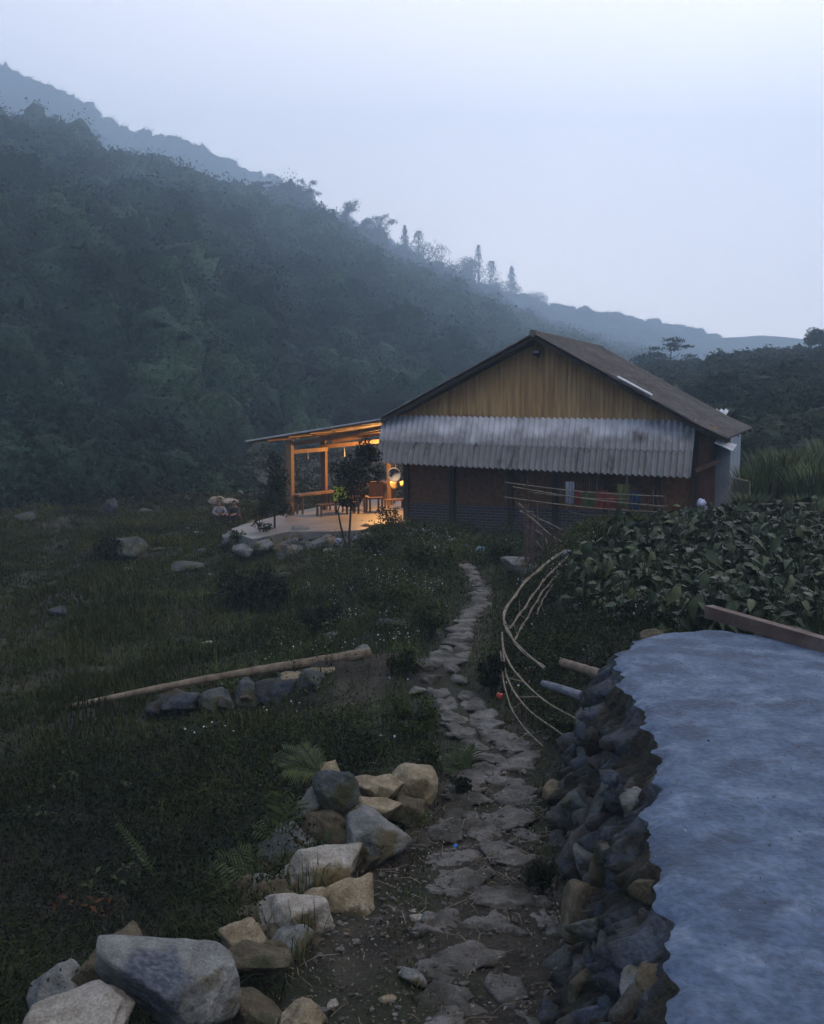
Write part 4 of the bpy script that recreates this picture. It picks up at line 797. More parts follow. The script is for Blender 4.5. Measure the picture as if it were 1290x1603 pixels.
# ------------------------------------------------------------------ porch
porch = thing('porch', 'open timber porch with low lean-to roof glowing warm inside', 'porch', HZ[0], HZ[1])
FZ = 0.16
fpx = [(634, 815), (600, 822), (562, 830), (520, 832), (480, 832), (452, 832), (425, 838), (396, 844), (372, 836), (362, 828), (385, 820), (412, 813), (440, 806), (470, 799), (520, 789), (575, 782), (640, 778)]
FPp = [LZ(x, y, FZ) for x, y in fpx]; FPp = [p for p in FPp]; FPp[0][0] += 0.15; FPp[-1][0] += 0.6
m = MB(); k = len(FPp); m.add([tuple(p) for p in FPp] + [(p[0], p[1], FZ - 0.25) for p in FPp], [tuple(range(k))[::-1], tuple(range(k, 2 * k))] + [(i, (i + 1) % k, (i + 1) % k + k, i + k) for i in range(k)])
m.build('floor_slab', M['floor'], porch)
rs = np.random.RandomState(91); fr = FPp[0:13]
for j in range(44):
    k_ = rs.randint(1, len(fr) - 1); u_ = rs.rand(); q = fr[k_ - 1] * (1 - u_) + fr[k_] * u_; ed = fr[k_] - fr[k_ - 1]; no = np.array([ed[1], -ed[0]]); no /= np.linalg.norm(no) + 1e-6
    cen = np.array([-1.9, -1.5]); no = no if (q[:2] - cen) @ no > 0 else -no; s_ = rs.uniform(0.16, 0.42); of = rs.uniform(0.02, 0.55); W_ = toW(q[0] + no[0] * of, q[1] + no[1] * of, 0)
    o = rock('rock', (W_[0], W_[1], FZ - 0.10 - of * 0.75 - s_ * 0.12), (s_ * 1.5, s_ * 1.2, s_), 950 + j, ['rock_dark', 'rock_wall', 'rock_grey', 'rock_brown'][j % 4], 3, yaw=rs.rand() * 6)
    tag(o, 'rough rock banked against the ' + ('left tip' if k_ > 6 else 'front edge') + ' of the porch floor', 'rock', 'rocks banked along the porch floor')
A = LZ(455, 806, FZ); Bp = LZ(508, 797, FZ); Cp = LZ(610, 790, FZ)
pf = LF(386, 692, -0.35); pr = LF(600, 655, -0.35); TPB = Cp[1] + 0.9
m = MB(); corr(m, (pf[0], -0.35, pf[2]), (pf[0] + 1.0, TPB, pf[2] + 0.12), (pr[0] + 0.1, -0.35, pr[2] - 0.02), (pr[0] + 0.3, TPB, pr[2]), 30, 0.02, 240, 8)
pro = m.build('porch_roof', M['roof'], porch, smooth=True)
m = MB(); m.bar((pf[0] - 0.0, -0.39, pf[2] + 0.03), (pr[0] + 0.05, -0.39, pr[2] + 0.0), 0.03, 0.035); m.build('roof_edge', M['metal_pale'], pro)
def proofz(s, t): return pf[2] + (pr[2] - pf[2]) * (s - pf[0]) / (pr[0] - pf[0]) - 0.05 + 0.01 * t
for nm, q, wd in (('post', A, 0.17), ('post', Bp, 0.15), ('post', Cp, 0.13)):
    m = MB(); zt = proofz(q[0], q[1]) - 0.08; m.box((q[0], q[1], (zt + FZ) / 2), (wd, wd, zt - FZ)); m.build(nm, M['wood'], porch)
q = LZ(585, 797, FZ)
a = LF(449, 708, A[1] - 0.1); b = LF(512, 703, Bp[1] - 0.1); m = MB(); m.bar(a, b, 0.07, 0.11); m.build('beam', M['wood'], porch)
a = LF(500, 700, Bp[1] - 0.13); b = LF(600, 690, Cp[1] - 1.2); m = MB(); m.bar(a, b, 0.07, 0.11); m.build('beam', M['wood'], porch)
for (x0, y0, x1, y1, t) in ((456, 696, 604, 668, 0.0), (470, 694, 604, 672, 1.2), (520, 692, 606, 676, 2.4)):
    m = MB(); m.bar(LF(x0, y0, t), LF(x1, y1, t), 0.06, 0.10); m.build('rafter', M['wood'], porch)
for s in np.linspace(pf[0] + 0.6, pr[0] - 0.3, 6):
    m = MB(); m.bar((s, -0.25, proofz(s, 0) + 0.0), (s + 0.25, TPB - 0.1, proofz(s, TPB) + 0.02), 0.05, 0.05); m.build('purlin', M['wood'], porch)
m = MB()
for (x0, y0, ln) in ((482, 712, 0.12), (539, 706, 0.16)):
    p0 = LF(x0, y0, 0.6); m.tube([p0 + [0, 0, 0.12], p0, p0 - [0, 0, ln]], [0.004, 0.012, 0.02], 6)
m.build('hanging_bottles', M['metal_pale'], porch)
# table rail along the outer edge
def plank(name, label, pts, z, wd, th, legs, mat='wood', cat='bench'):
    pts = [np.array(p) for p in pts]; c = sum(pts) / len(pts); W_ = [toW(p[0], p[1], 0) for p in pts]; base = toW(c[0], c[1], FZ)
    t = thing(name, label, cat, tuple(base))
    m = MB()
    for a, b in zip(W_[:-1], W_[1:]): m.bar(a + [0, 0, z] - base, b + [0, 0, z] - base, wd, th)
    m.build('seat', M[mat], t)
    for (f, off) in legs:
        a, b = W_[0], W_[-1]; q = a + (b - a) * f; dn = np.array([-(b - a)[1], (b - a)[0], 0]); dn /= np.linalg.norm(dn); q = q + dn * off
        m = MB(); m.box(q - base + [0, 0, (z - th / 2 - FZ) / 2 + FZ], (0.06, 0.06, z - th / 2 - FZ)); m.build('leg', M[mat], t)
    return t
rail0, rail1 = A + [0.12, 0.05, 0], Bp + [0.0, -0.12, 0]
plank('bench', 'long plank bench between the two left porch posts', [A + [0.1, 0.05, 0], Bp + [0.35, 0.1, 0]], 0.70, 0.34, 0.05, [(0.12, 0.1), (0.9, 0.1), (0.12, -0.1), (0.9, -0.1)])
plank('long_table', 'long pinkish plank table along the back of the porch', [LZ(556, 792, FZ), LZ(616, 786, FZ)], 0.80, 0.5, 0.05, [(0.1, 0.2), (0.9, 0.2), (0.1, -0.2), (0.9, -0.2)], cat='table')
plank('low_bench', 'low dark wooden bench in front of the second porch post', [LZ(498, 808, FZ), LZ(560, 803, FZ)], 0.46, 0.30, 0.05, [(0.03, 0.1), (0.97, 0.1), (0.03, -0.1), (0.97, -0.1)])
plank('low_bench', 'low wooden bench beside the house corner under the hanging basin', [LZ(604, 797, FZ), LZ(634, 795, FZ)], 0.42, 0.26, 0.05, [(0.05, 0.1), (0.95, 0.1), (0.05, -0.1), (0.95, -0.1)])
def chair(label, px, py, rz, mat='wood'):
    p = LZ(px, py, FZ); W_ = toW(p[0], p[1], FZ); t = thing('chair', label, 'chair', tuple(W_), rz, group='chairs on the porch')
    m = MB(); m.box((0, 0, 0.40), (0.42, 0.40, 0.05)); m.build('seat', M[mat], t)
    m = MB(); m.box((0, 0.19, 0.66), (0.42, 0.035, 0.44)); m.build('backrest', M[mat], t)
    for sx in (-1, 1):
        for sy in (-1, 1): m = MB(); m.box((sx * 0.18, sy * 0.17, 0.19), (0.045, 0.045, 0.375)); m.build('leg', M[mat], t)
    return t
M['wood_pale'] = noisemat('pale_wood', [(0.20, 0.12, 0.06), (0.30, 0.19, 0.10), (0.38, 0.26, 0.15)], 4, 5, 0.6, 0.3, 25)
chair('pale wooden chair right of the forked tree on the porch', 586, 801, R(200), 'wood'); chair('wooden chair with yellow green coat, nearest the second post', 540, 803, R(150)); chair('wooden chair behind the forked tree crown, between two other chairs', 563, 799, R(170))
M['yellow'] = noisemat('yellow_cloth', [(0.35, 0.42, 0.03), (0.5, 0.55, 0.06)], 8, 4, 0.8, 0.2)
M['cream'] = noisemat('cream_sack', [(0.36, 0.29, 0.18), (0.52, 0.44, 0.30)], 8, 4, 0.8, 0.3); M['basin'] = plain('blue_plastic', (0.02, 0.045, 0.15), 0.7)
M['red'] = noisemat('red_cloth', [(0.10, 0.020, 0.012), (0.16, 0.030, 0.018)], 5, 4, 0.85, 0.2); M['green'] = noisemat('green_cloth', [(0.03, 0.045, 0.014), (0.06, 0.08, 0.025)], 5, 4, 0.85, 0.2)
M['blue'] = noisemat('blue_cloth', [(0.010, 0.022, 0.05), (0.018, 0.038, 0.085)], 5, 4, 0.85, 0.2); M['white_cloth'] = noisemat('white_cloth', [(0.12, 0.13, 0.16), (0.22, 0.23, 0.27)], 5, 4, 0.85, 0.2)
M['green2'] = noisemat('olive_cloth', [(0.05, 0.06, 0.02), (0.085, 0.095, 0.03)], 5, 4, 0.85, 0.2)
def cloth(name, label, cat, centre, wd, ht, yaw, mat, fold=0.03, seed=0, sheet_=False):
    rs = np.random.RandomState(seed); nu, nv = 22, 16; u = np.linspace(-0.5, 0.5, nu); v = np.linspace(0, 1, nv); U, Vv = np.meshgrid(u, v)
    dsp = fold * (np.sin(U * 17 + seed) + 0.5 * np.sin(U * 31 + 2 * seed + Vv * 2)) * (0.4 + Vv); hem = 0.04 * ht * np.sin(U * 9 + seed)
    X = U * wd * (1 - 0.10 * Vv * np.sin(seed + 1)); Z = -Vv * (ht + hem)
    P = np.stack([X * math.cos(yaw) + dsp * math.sin(yaw), X * math.sin(yaw) - dsp * math.cos(yaw), Z], -1); B = P + np.array([-math.sin(yaw), math.cos(yaw), 0]) * 0.012
    i = (np.arange(nv - 1)[:, None] * nu + np.arange(nu - 1)[None]).ravel(); F = np.stack([i, i + nu, i + nu + 1, i + 1], 1); m = MB(); m.add(P.reshape(-1, 3), F); m.add(B.reshape(-1, 3), F[:, ::-1])
    o = m.build(name, M[mat], smooth=True); o.location = tuple(centre); return tag(o, label, cat)
pc = LZ(540, 803, FZ); cloth('coat', 'yellow green coat hung over a porch chair', 'coat', toW(pc[0], pc[1] - 0.24, 0.92), 0.46, 0.42, -0.5, 'yellow', 0.02, 3)
bs_ = LF(619, 743, 2.0); t = thing('basin', 'round blue plastic basin hanging beside the house corner', 'basin', tuple(toW(*bs_)), -TH)
m = MB(); prof = [(0.0, 0.0), (0.15, 0.0), (0.19, -0.09), (0.205, -0.09), (0.16, 0.012), (0.0, 0.012)]; V = []; ns = 24
for (r_, y_) in prof:
    for k in range(ns): V.append((r_ * math.cos(6.283 * k / ns), y_, r_ * math.sin(6.283 * k / ns)))
m.add(V, [(i * ns + k, i * ns + (k + 1) % ns, (i + 1) * ns + (k + 1) % ns, (i + 1) * ns + k) for i in range(len(prof) - 1) for k in range(ns)]); m.build('bowl', M['basin'], t, smooth=True)
m = MB(); m.tube([(0, 0.02, 0.2), (0, 0.02, 0.45)], 0.012, 5); m.build('cord', M['wood_dark'], t)
for (x, y, w_, h_, lab, sd) in ((616, 759, 12, 14, 'upright cream sack on the bench by the house corner', 5), (630, 757, 9, 9, 'smaller cream bundle right of the cream sack', 6)):
    D = float((toW(*LZ(x, 796, FZ)))[1]) - 0.05; c = PD(x, y, D); s = D / FP; V, F = rockverts((w_ * s, w_ * s * 0.8, h_ * s), sd, 3, 20, 5, 0.08); o = quads('sack', V, F, M['cream'], smooth=True); o.location = tuple(c); tag(o, lab, 'sack')
# lit bulb
bp_ = LF(596, 704, 1.7); Wb = toW(*bp_); bt_ = thing('light_bulb', 'glowing bare bulb hanging under the porch roof', 'lamp', tuple(Wb))
me_, tt_, bb_ = newmat('bulb_glow'); bb_.inputs['Emission Color'].default_value = (1, 0.55, 0.2, 1); bb_.inputs['Emission Strength'].default_value = 18; M['bulb'] = me_
V, F = ico(2); quads('bulb', V * 0.035, F, M['bulb'], bt_, smooth=True); m = MB(); m.tube([(0, 0, 0.035), (0, 0, 0.22)], 0.006, 5); m.build('wire', M['wood_dark'], bt_)
ld = bpy.data.lights.new('porch_lamp', 'POINT'); ld.energy = 165; ld.color = (1.0, 0.49, 0.14); ld.shadow_soft_size = 0.06
lo = bpy.data.objects.new('porch_lamp', ld); COL.objects.link(lo); lo.location = tuple(Wb + [0, -0.06, -0.09]); 
# potted plant and stool near the house corner
ps = LZ(612, 812, FZ); Wp = toW(ps[0], ps[1], FZ); t = thing('stool', 'small square wooden stool near the house corner', 'stool', tuple(Wp))
m = MB(); m.box((0, 0, 0.24), (0.3, 0.26, 0.04)); m.build('seat', M['wood'], t)
for sx in (-1, 1):
    for sy in (-1, 1): m = MB(); m.box((sx * 0.12, sy * 0.1, 0.11), (0.035, 0.035, 0.22)); m.build('leg', M['wood'], t)

# ------------------------------------------------------------------ bamboo drying rack and washing
rk = thing('bamboo_rack', 'low rack of thin bamboo rails and posts before the house wall', 'rack', tuple(PG(930, 812)))
rb = np.array(rk.location)
def rail(x0, y0, D0, x1, y1, D1, r=0.012, nm='rail', sagp=4):
    a, b = PD(x0, y0, D0), PD(x1, y1, D1); u = np.linspace(0, 1, 9)[:, None]; P = a * (1 - u) + b * u; P[:, 2] -= sagp * 0.013 * np.sin(u[:, 0] * 3.14); P -= rb
    m = MB(); m.tube(P, r, 6); m.build(nm, M['stick'], rk)
rail(790, 755, 22.6, 1040, 777, 21.0); rail(803, 762, 22.4, 1044, 793, 20.9); rail(790, 778, 22.5, 1040, 802, 20.9); rail(830, 770, 22.2, 985, 781, 21.3, 0.008); rail(890, 800, 22.0, 950, 806, 21.5, 0.008)
for (x, y0, y1, D) in ((826, 745, 800, 22.3), (934, 752, 815, 21.6), (981, 742, 800, 21.3), (1022, 768, 802, 21.1), (1041, 776, 806, 20.9), (1030, 768, 800, 21.1)):
    m = MB(); a = PD(x, y0, D) - rb; b = PD(x + 1, y1, D) - rb; b[2] = min(b[2], float(H(b[0] + rb[0], b[1] + rb[1])) - rb[2] - 0.05); m.tube([a, (a + b) / 2 + [0.01, 0, 0], b], 0.014, 6); m.build('post', M['stick_dark'], rk)
for i, (x0, x1, y0, y1, mt, lab, cat) in enumerate([(885, 899, 754, 789, 'white_cloth', 'white garment hanging on the bamboo rack', 'garment'), (902, 910, 768, 790, 'red', 'narrow dark red cloth between white and green washing', 'cloth'), (908, 931, 772, 793, 'green', 'dark green cloth left of the red washing', 'cloth'),
          (932, 953, 768, 798, 'red', 'larger bright red cloth hanging on the bamboo rack', 'cloth'), (950, 966, 775, 795, 'red', 'short red cloth right of the larger red one', 'cloth'), (966, 986, 758, 794, 'green2', 'olive green garment right of the red washing', 'garment'), (987, 1003, 770, 798, 'blue', 'dark blue cloth at the right end of the washing', 'cloth')]):
    D = 22.35 - (x0 - 885) / 118 * 0.8; c = PD((x0 + x1) / 2, y0, D - 0.06); s = D / FP; cloth('washing', lab, cat, c, (x1 - x0) * s, (y1 - y0) * s, -TH, mt, 0.012, i + 1)

# ------------------------------------------------------------------ plants
M['lf_red'] = leafmat('reddish_leaves', (0.03, 0.012, 0.008), (0.07, 0.028, 0.014), (0.14, 0.06, 0.02))
def inframe(x, y, m=0.2): return (np.abs(x / np.maximum(y, 0.1)) < 0.405 + m) & (y > 3.0)
def on_slab(x, y):
    P = np.stack([x, y], 1); return inside(Eall, P)
def in_house(x, y):
    s = (x - OH[0]) * UX[0] + (y - OH[1]) * UX[1]; t = (x - OH[0]) * TY[0] + (y - OH[1]) * TY[1]
    fl = inside(np.array([[p[0], p[1]] for p in FPp]), np.stack([s, t], 1))
    return ((t > -0.12) & (s > -0.1) & (s < 8.6) & (t < 8)) | fl
def scatter(n, x0, x1, y0, y1, rs, wfun):
    x = rs.uniform(x0, x1, n); y = rs.uniform(y0, y1, n); ok = inframe(x, y) & (rs.rand(n) < wfun(x, y)) & ~in_house(x, y); x, y = x[ok], y[ok]
    ok = ~on_slab(x, y); x, y = x[ok], y[ok]; return x, y, H(x, y)
def pdist(x, y): return x - pathx(y)
def clearp(x, y):                                             # 0 on the trodden path, 1 outside
    d = np.abs(pdist(x, y)); hw_ = np.interp(y, [4.5, 7, 9, 12, 16, 20], [0.75, 0.68, 0.48, 0.38, 0.26, 0.18])
    left = np.interp(y, [4.5, 6, 8, 9.2], [0.95, 0.75, 0.35, 0.0]); d2 = np.where(pdist(x, y) < 0, d - left, d)
    return np.where(y > 20.9, 1.0, sstep((d2 - hw_) / 0.22))
# meadow grass: tapered blades
def blades(x, y, z, hgt, wid, rs, lean=0.45):
    n = len(x); a = rs.rand(n) * 6.283; l = rs.rand(n) * lean + 0.05; B = np.stack([x, y, z - 0.01], 1); d = np.stack([np.cos(a), np.sin(a), np.zeros(n)], 1); s = np.stack([-np.sin(a), np.cos(a), np.zeros(n)], 1) * (wid / 2)[:, None]
    M1 = B + d * (hgt * l * 0.35)[:, None] + np.array([0, 0, 1]) * (hgt * 0.6)[:, None]; T = B + d * (hgt * l)[:, None] + np.array([0, 0, 1]) * (hgt * (1.05 - l * 0.5))[:, None]
    V = np.stack([B - s, B + s, M1 + s * 0.8, M1 - s * 0.8, T + s * 0.08, T - s * 0.08], 1).reshape(-1, 3); i = np.arange(n)[:, None] * 6; return V, np.stack([i + [0, 1, 2, 3], i + [3, 2, 4, 5]], 1).reshape(-1, 4)
rs = np.random.RandomState(201)
x, y, z = scatter(620000, -18, 0.6, 9, 40, rs, lambda x, y: sstep((-pdist(x, y) - 0.9) / 1.6) * np.clip(1.25 - y * 0.016, 0.3, 1) * np.clip(0.75 + 0.5 * wav(x, y, 2.2, 61, 3), 0.15, 1))
hg = (0.05 + 0.10 * rs.rand(len(x))) * (1 + 0.6 * np.clip(wav(x, y, 3.0, 62, 2), -0.6, 1)); V, F = blades(x, y, z, hg, 0.007 + 0.0009 * y, rs)
tag(quads('grass', V, F, M['lf_grass'], rnd=rs.rand(len(F))), 'short olive meadow grass left of the path', 'grass', kind='stuff')
# weeds: low leafy plants
def weeds(name, n, box, wf, hfun, sfun, mat, label, seed, k=11, cat='weeds', up=0.4):
    rs = np.random.RandomState(seed); x, y, z = scatter(n, *box, rs, wf); m = len(x); h = hfun(x, y, rs)
    sp_ = rs.randn(m, k, 3) * np.array([0.09, 0.09, 0]) * (0.5 + h[:, None, None] * 3.2); zz = h[:, None] * (0.12 + 0.88 * rs.rand(m, k)) * np.exp(-(sp_[..., 0] ** 2 + sp_[..., 1] ** 2) / (0.02 + h[:, None] ** 2))
    C = np.stack([x, y, z], 1)[:, None] + sp_; C[..., 2] += zz; C = C.reshape(-1, 3); sz = np.repeat(sfun(x, y), k) * rs.uniform(0.5, 1.3, m * k)
    ok = clearp(C[:, 0], C[:, 1]) > 0.35; C = C[ok]; sz = sz[ok]; rn = (np.repeat(rs.rand(m), k) * 0.5 + rs.rand(m * k) * 0.5)[ok]
    V, F = leafcards(C, sz, rs, asp=0.5, up=up); return tag(quads(name, V, F, mat, rnd=rn), label, cat, kind='stuff'), (x, y, z, h)
nopole = lambda x, y: 1 - ((x > -4.3) & (x < -0.25) & (y > 11.0) & (y < 12.7)) * 0.75
wf1 = lambda x, y: nopole(x, y) * clearp(x, y) * np.exp(-(np.maximum(np.abs(pdist(x, y) + 0.2) - 1.3, 0) / 1.1) ** 2) * sstep((y - 8.0) / 1.5) * np.clip(0.8 + 0.4 * wav(x, y, 1.5, 63, 2), 0.2, 1)
o1, W1 = weeds('weeds', 30000, (-5.5, 6.5, 8, 24), wf1, lambda x, y, rs: (0.13 + 0.27 * rs.rand(len(x))) * (1 + 0.6 * np.clip(wav(x, y, 1.3, 64, 2), -0.5, 1.2)) * np.clip(np.abs(pdist(x, y)) / 0.9, 0.35, 1.1), lambda x, y: 0.022 + 0.0014 * y, M['lf_weed'], 'lush green weeds crowding both sides of the path', 211, k=13)
wf2 = lambda x, y: nopole(x, y) * sstep((-pdist(x, y) - 0.95) / 0.4) * sstep((11.6 - y) / 2.5)
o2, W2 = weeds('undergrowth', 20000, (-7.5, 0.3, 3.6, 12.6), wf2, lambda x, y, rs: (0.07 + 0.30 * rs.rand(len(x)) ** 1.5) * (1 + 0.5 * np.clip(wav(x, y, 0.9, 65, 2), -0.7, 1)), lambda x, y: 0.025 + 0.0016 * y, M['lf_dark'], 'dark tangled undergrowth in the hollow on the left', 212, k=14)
wf3 = lambda x, y: sstep((pdist(x, y) - 0.45) / 0.3) * clearp(x, y) * (y < 21)
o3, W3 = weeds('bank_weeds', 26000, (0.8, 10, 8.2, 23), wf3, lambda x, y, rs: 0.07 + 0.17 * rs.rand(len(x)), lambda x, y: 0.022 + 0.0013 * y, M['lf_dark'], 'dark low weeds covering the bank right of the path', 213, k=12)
wf4 = lambda x, y: (in_house(x, y - 1.3) | in_house(x, y - 0.5)) * 1.0
o4, W4 = weeds('bank_herbs', 9000, (-7, 1.5, 22, 30), lambda x, y: np.exp(-((y - 25.0 - 0.15 * x) / 1.6) ** 2) * np.where(x < -0.9, 0.12, 1), lambda x, y, rs: 0.10 + 0.25 * rs.rand(len(x)), lambda x, y: 0.06 + 0 * x, M['lf_weed'], 'mixed herbs on the stony bank below the porch', 214, k=12)
rs_ = None
o5, W5 = weeds('meadow_herbs', 5200, (-16, 0.5, 9, 34), lambda x, y: nopole(x, y) * sstep((-pdist(x, y) - 1.4) / 1.5) * (wav(x, y, 2.6, 68, 3) > 0.25), lambda x, y, rs: 0.07 + 0.16 * rs.rand(len(x)), lambda x, y: 0.03 + 0.0018 * y, M['lf_weed'], 'patches of taller herbs growing in the meadow grass', 215, k=16)
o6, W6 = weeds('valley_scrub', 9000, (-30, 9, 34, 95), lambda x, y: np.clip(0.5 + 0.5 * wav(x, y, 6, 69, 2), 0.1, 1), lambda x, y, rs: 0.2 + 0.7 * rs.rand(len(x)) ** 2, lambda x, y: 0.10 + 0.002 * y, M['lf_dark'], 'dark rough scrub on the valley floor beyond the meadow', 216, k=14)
# thin moss and tufts between the stones of the path edge
rs = np.random.RandomState(205); x, y, z = scatter(60000, -1, 3, 5, 21, rs, lambda x, y: np.clip(1 - np.abs(np.abs(pdist(x, y)) - np.interp(y, [5, 8, 12, 20], [0.62, 0.46, 0.36, 0.2])) / 0.22, 0, 1) * 0.9)
V, F = blades(x, y, z, 0.02 + 0.06 * rs.rand(len(x)), 0.005 + 0.0006 * y, rs, 0.9); tag(quads('path_grass', V, F, M['lf_weed'], rnd=rs.rand(len(F))), 'thin grass tufts along the edges of the flagstones', 'grass', kind='stuff')
# pale straw and blades mixed in the undergrowth
rs = np.random.RandomState(206); x, y, z = scatter(42000, -6, 9, 3.6, 22, rs, lambda x, y: nopole(x, y) * clearp(x, y) * 0.8)
V, F = blades(x, y, z, (0.10 + 0.28 * rs.rand(len(x)) ** 2), 0.004 + 0.0005 * y, rs, 1.2); tag(quads('long_grass', V, F, M['lf_weed'], rnd=rs.rand(len(F)) * 0.9), 'thin arching grass stems standing among the weeds', 'grass', kind='stuff')
# white flowers
rs = np.random.RandomState(207); x, y, z = scatter(26000, -5, 4, 9.5, 24, rs, lambda x, y: 0.018 * wf1(x, y) * (wav(x, y, 2.3, 66, 2) > 0.05) * (1 + 2 * (pdist(x, y) < 0)))
fl_ = []
for dx in range(5): fl_.append(np.stack([x, y, z + 0.16 + 0.16 * rs.rand(len(x))], 1) + rs.randn(len(x), 3) * [0.10, 0.10, 0.02])
C = np.concatenate(fl_); V, F = leafcards(C, rs.uniform(0.016, 0.034, len(C)), rs, asp=0.9, up=1.5); tag(quads('white_flowers', V, F, M['petal'], rnd=rs.rand(len(F))), 'tiny white flowers dotted through the weeds by the path', 'flowers', kind='stuff')
# grass tuft ridge on the low terrace in front of the washing
rs = np.random.RandomState(208); x, y, z = scatter(60000, 2.0, 8, 16.8, 22, rs, lambda x, y: np.exp(-((y - 19.6 + 0.35 * (x - 3.5)) / 1.1) ** 2) * (x > 2.7))
V, F = blades(x, y, z, 0.16 + 0.22 * rs.rand(len(x)), 0.022 + 0 * x, rs, 0.8); tag(quads('terrace_grass', V, F, M['lf_grass'], rnd=0.3 + 0.7 * rs.rand(len(F))), 'bushy green grass on the low terrace before the washing', 'grass', kind='stuff')
# litter and grit on the bare near path
rs = np.random.RandomState(209); x, y, z = scatter(9000, -1.4, 1.7, 4.6, 9.2, rs, lambda x, y: 1 - clearp(x, y) * 0.75)
V, F = leafcards(np.stack([x, y, z + 0.025 + 0.02 * rs.rand(len(x))], 1), rs.uniform(0.008, 0.034, len(x)), rs, asp=0.55, up=2.5); tag(quads('leaf_litter', V, F, M['litter'], rnd=rs.rand(len(F)) ** 2.2), 'dead leaf bits and chips scattered on the earth path', 'leaf litter', kind='stuff')
rs = np.random.RandomState(219); x = rs.uniform(0.9, 5, 5200); y = 2.6 + 7.4 * rs.rand(5200) ** 0.7; ok = on_slab(x, y); x, y = x[ok], y[ok]
V, F = leafcards(np.stack([x, y, ztop(x, y) + 0.008], 1), rs.uniform(0.004, 0.016, len(x)) * (1 + 1.6 * (rs.rand(len(x)) > 0.96)), rs, asp=0.5, up=4.0); tag(quads('slab_debris', V, F, M['litter'], rnd=rs.rand(len(F)) ** 1.5), 'tiny chips, grit and leaf bits lying on the concrete terrace', 'debris', kind='stuff')
rs = np.random.RandomState(220); yq = rs.uniform(4.9, 8.6, 5200); xq = np.interp(yq, [4.9, 5.6, 6.3, 7.0, 7.7, 8.4], [-1.75, -1.15, -0.95, -0.85, -0.62, -0.2]) + rs.uniform(-0.75, 0.42, 5200); keep = wav(xq, yq, 0.5, 72, 2) > -0.1; xq, yq = xq[keep], yq[keep]
V, F = blades(xq, yq, H(xq, yq), 0.08 + 0.26 * rs.rand(len(xq)) ** 1.6, 0.007 + 0 * xq, rs, 1.0); tag(quads('rock_pile_grass', V, F, M['lf_weed'], rnd=rs.rand(len(F))), 'grass and weed blades growing up between the piled boulders', 'grass', kind='stuff')
rs = np.random.RandomState(210); m = MB(); m2 = MB()
for j in range(900):
    yv = rs.uniform(4.7, 10.5); xv = float(pathx(yv)) + rs.uniform(-1.25, 0.75); s = rs.uniform(0.008, 0.035) * (1 if rs.rand() < 0.85 else 1.6); V, F = rockverts((s * 1.3, s, s * 0.7), j, 1, 6, 8, 0.05)
    if on_slab(np.array([xv]), np.array([yv]))[0]: continue
    m.add(V + [xv, yv, float(H(xv, yv)) + s * 0.25 + 0.012], F)
tag(m.build('gravel', M['flag']), 'small grit and pebbles strewn over the earth path', 'gravel', kind='stuff')
for j in range(170):
    yv = rs.uniform(4.8, 9.0); xv = float(pathx(yv)) + rs.uniform(-1.5, 0.8); a = rs.rand() * 6.28; ln = rs.uniform(0.06, 0.3)
    if on_slab(np.array([xv]), np.array([yv]))[0]: continue
    zz_ = float(H(xv, yv)) + 0.03; m2.tube([(xv, yv, zz_), (xv + ln * 0.5 * math.cos(a), yv + ln * 0.5 * math.sin(a), zz_ + rs.uniform(0.0, 0.04)), (xv + ln * math.cos(a + .3), yv + ln * math.sin(a + .3), zz_ + rs.uniform(0, 0.03))], [0.002, 0.0025, 0.0012], 4)
tag(m2.build('twigs', M['stick']), 'thin dry twigs strewn over the earth path', 'twigs', kind='stuff')

# ------------------------------------------------------------------ shrubs
def shrub(label, x0, y0, x1, y1, seed, mat='lf_weed', D=None, size=0.05, k=1500, name='shrub', group='shrubs in the meadow and along the path', dens=1.0):
    rs = np.random.RandomState(seed)
    base = PG((x0 + x1) / 2, y1) if D is None else PD((x0 + x1) / 2, y1, D)
    D = base[1]; r = (x1 - x0) / 2 * D / FP; h = (y1 - y0) * D / FP; t = thing(name, label, 'shrub', (base[0], base[1], float(H(base[0], base[1]))), group=group)
    nb = 15; Cs = []
    for j in range(nb):
        a = rs.rand() * 6.283; q = math.sqrt(rs.rand()) * 0.78; rad = rs.uniform(0.22, 0.42) * r; c = np.array([q * r * math.cos(a), q * r * math.sin(a) * 0.8, h * (0.25 + 0.55 * rs.rand() * math.sqrt(1 - q * q * 0.8))])
        e = rs.randn(int(k / nb), 3); e /= np.linalg.norm(e, axis=1)[:, None]; Cs.append(c + e * (0.4 + 0.6 * rs.rand(len(e)) ** 0.5)[:, None] * [rad, rad, min(rad, h * 0.45)])
    C = np.concatenate(Cs); C[:, 2] = np.abs(C[:, 2]); V, F = leafcards(C, size * rs.uniform(0.5, 1.3, len(C)), rs, asp=0.45); quads('foliage', V, F, M[mat], t, rnd=rs.rand(len(F)))
    m = MB()
    for j in range(7):
        a = rs.rand() * 6.283; m.tube([(0.02 * math.cos(a), 0.02 * math.sin(a), -0.03), (0.25 * r * math.cos(a), 0.25 * r * math.sin(a), h * 0.4), (0.6 * r * math.cos(a), 0.6 * r * math.sin(a), h * 0.8)], [0.012, 0.008, 0.003], 5)
    m.build('stems', M['bark'], t); return t
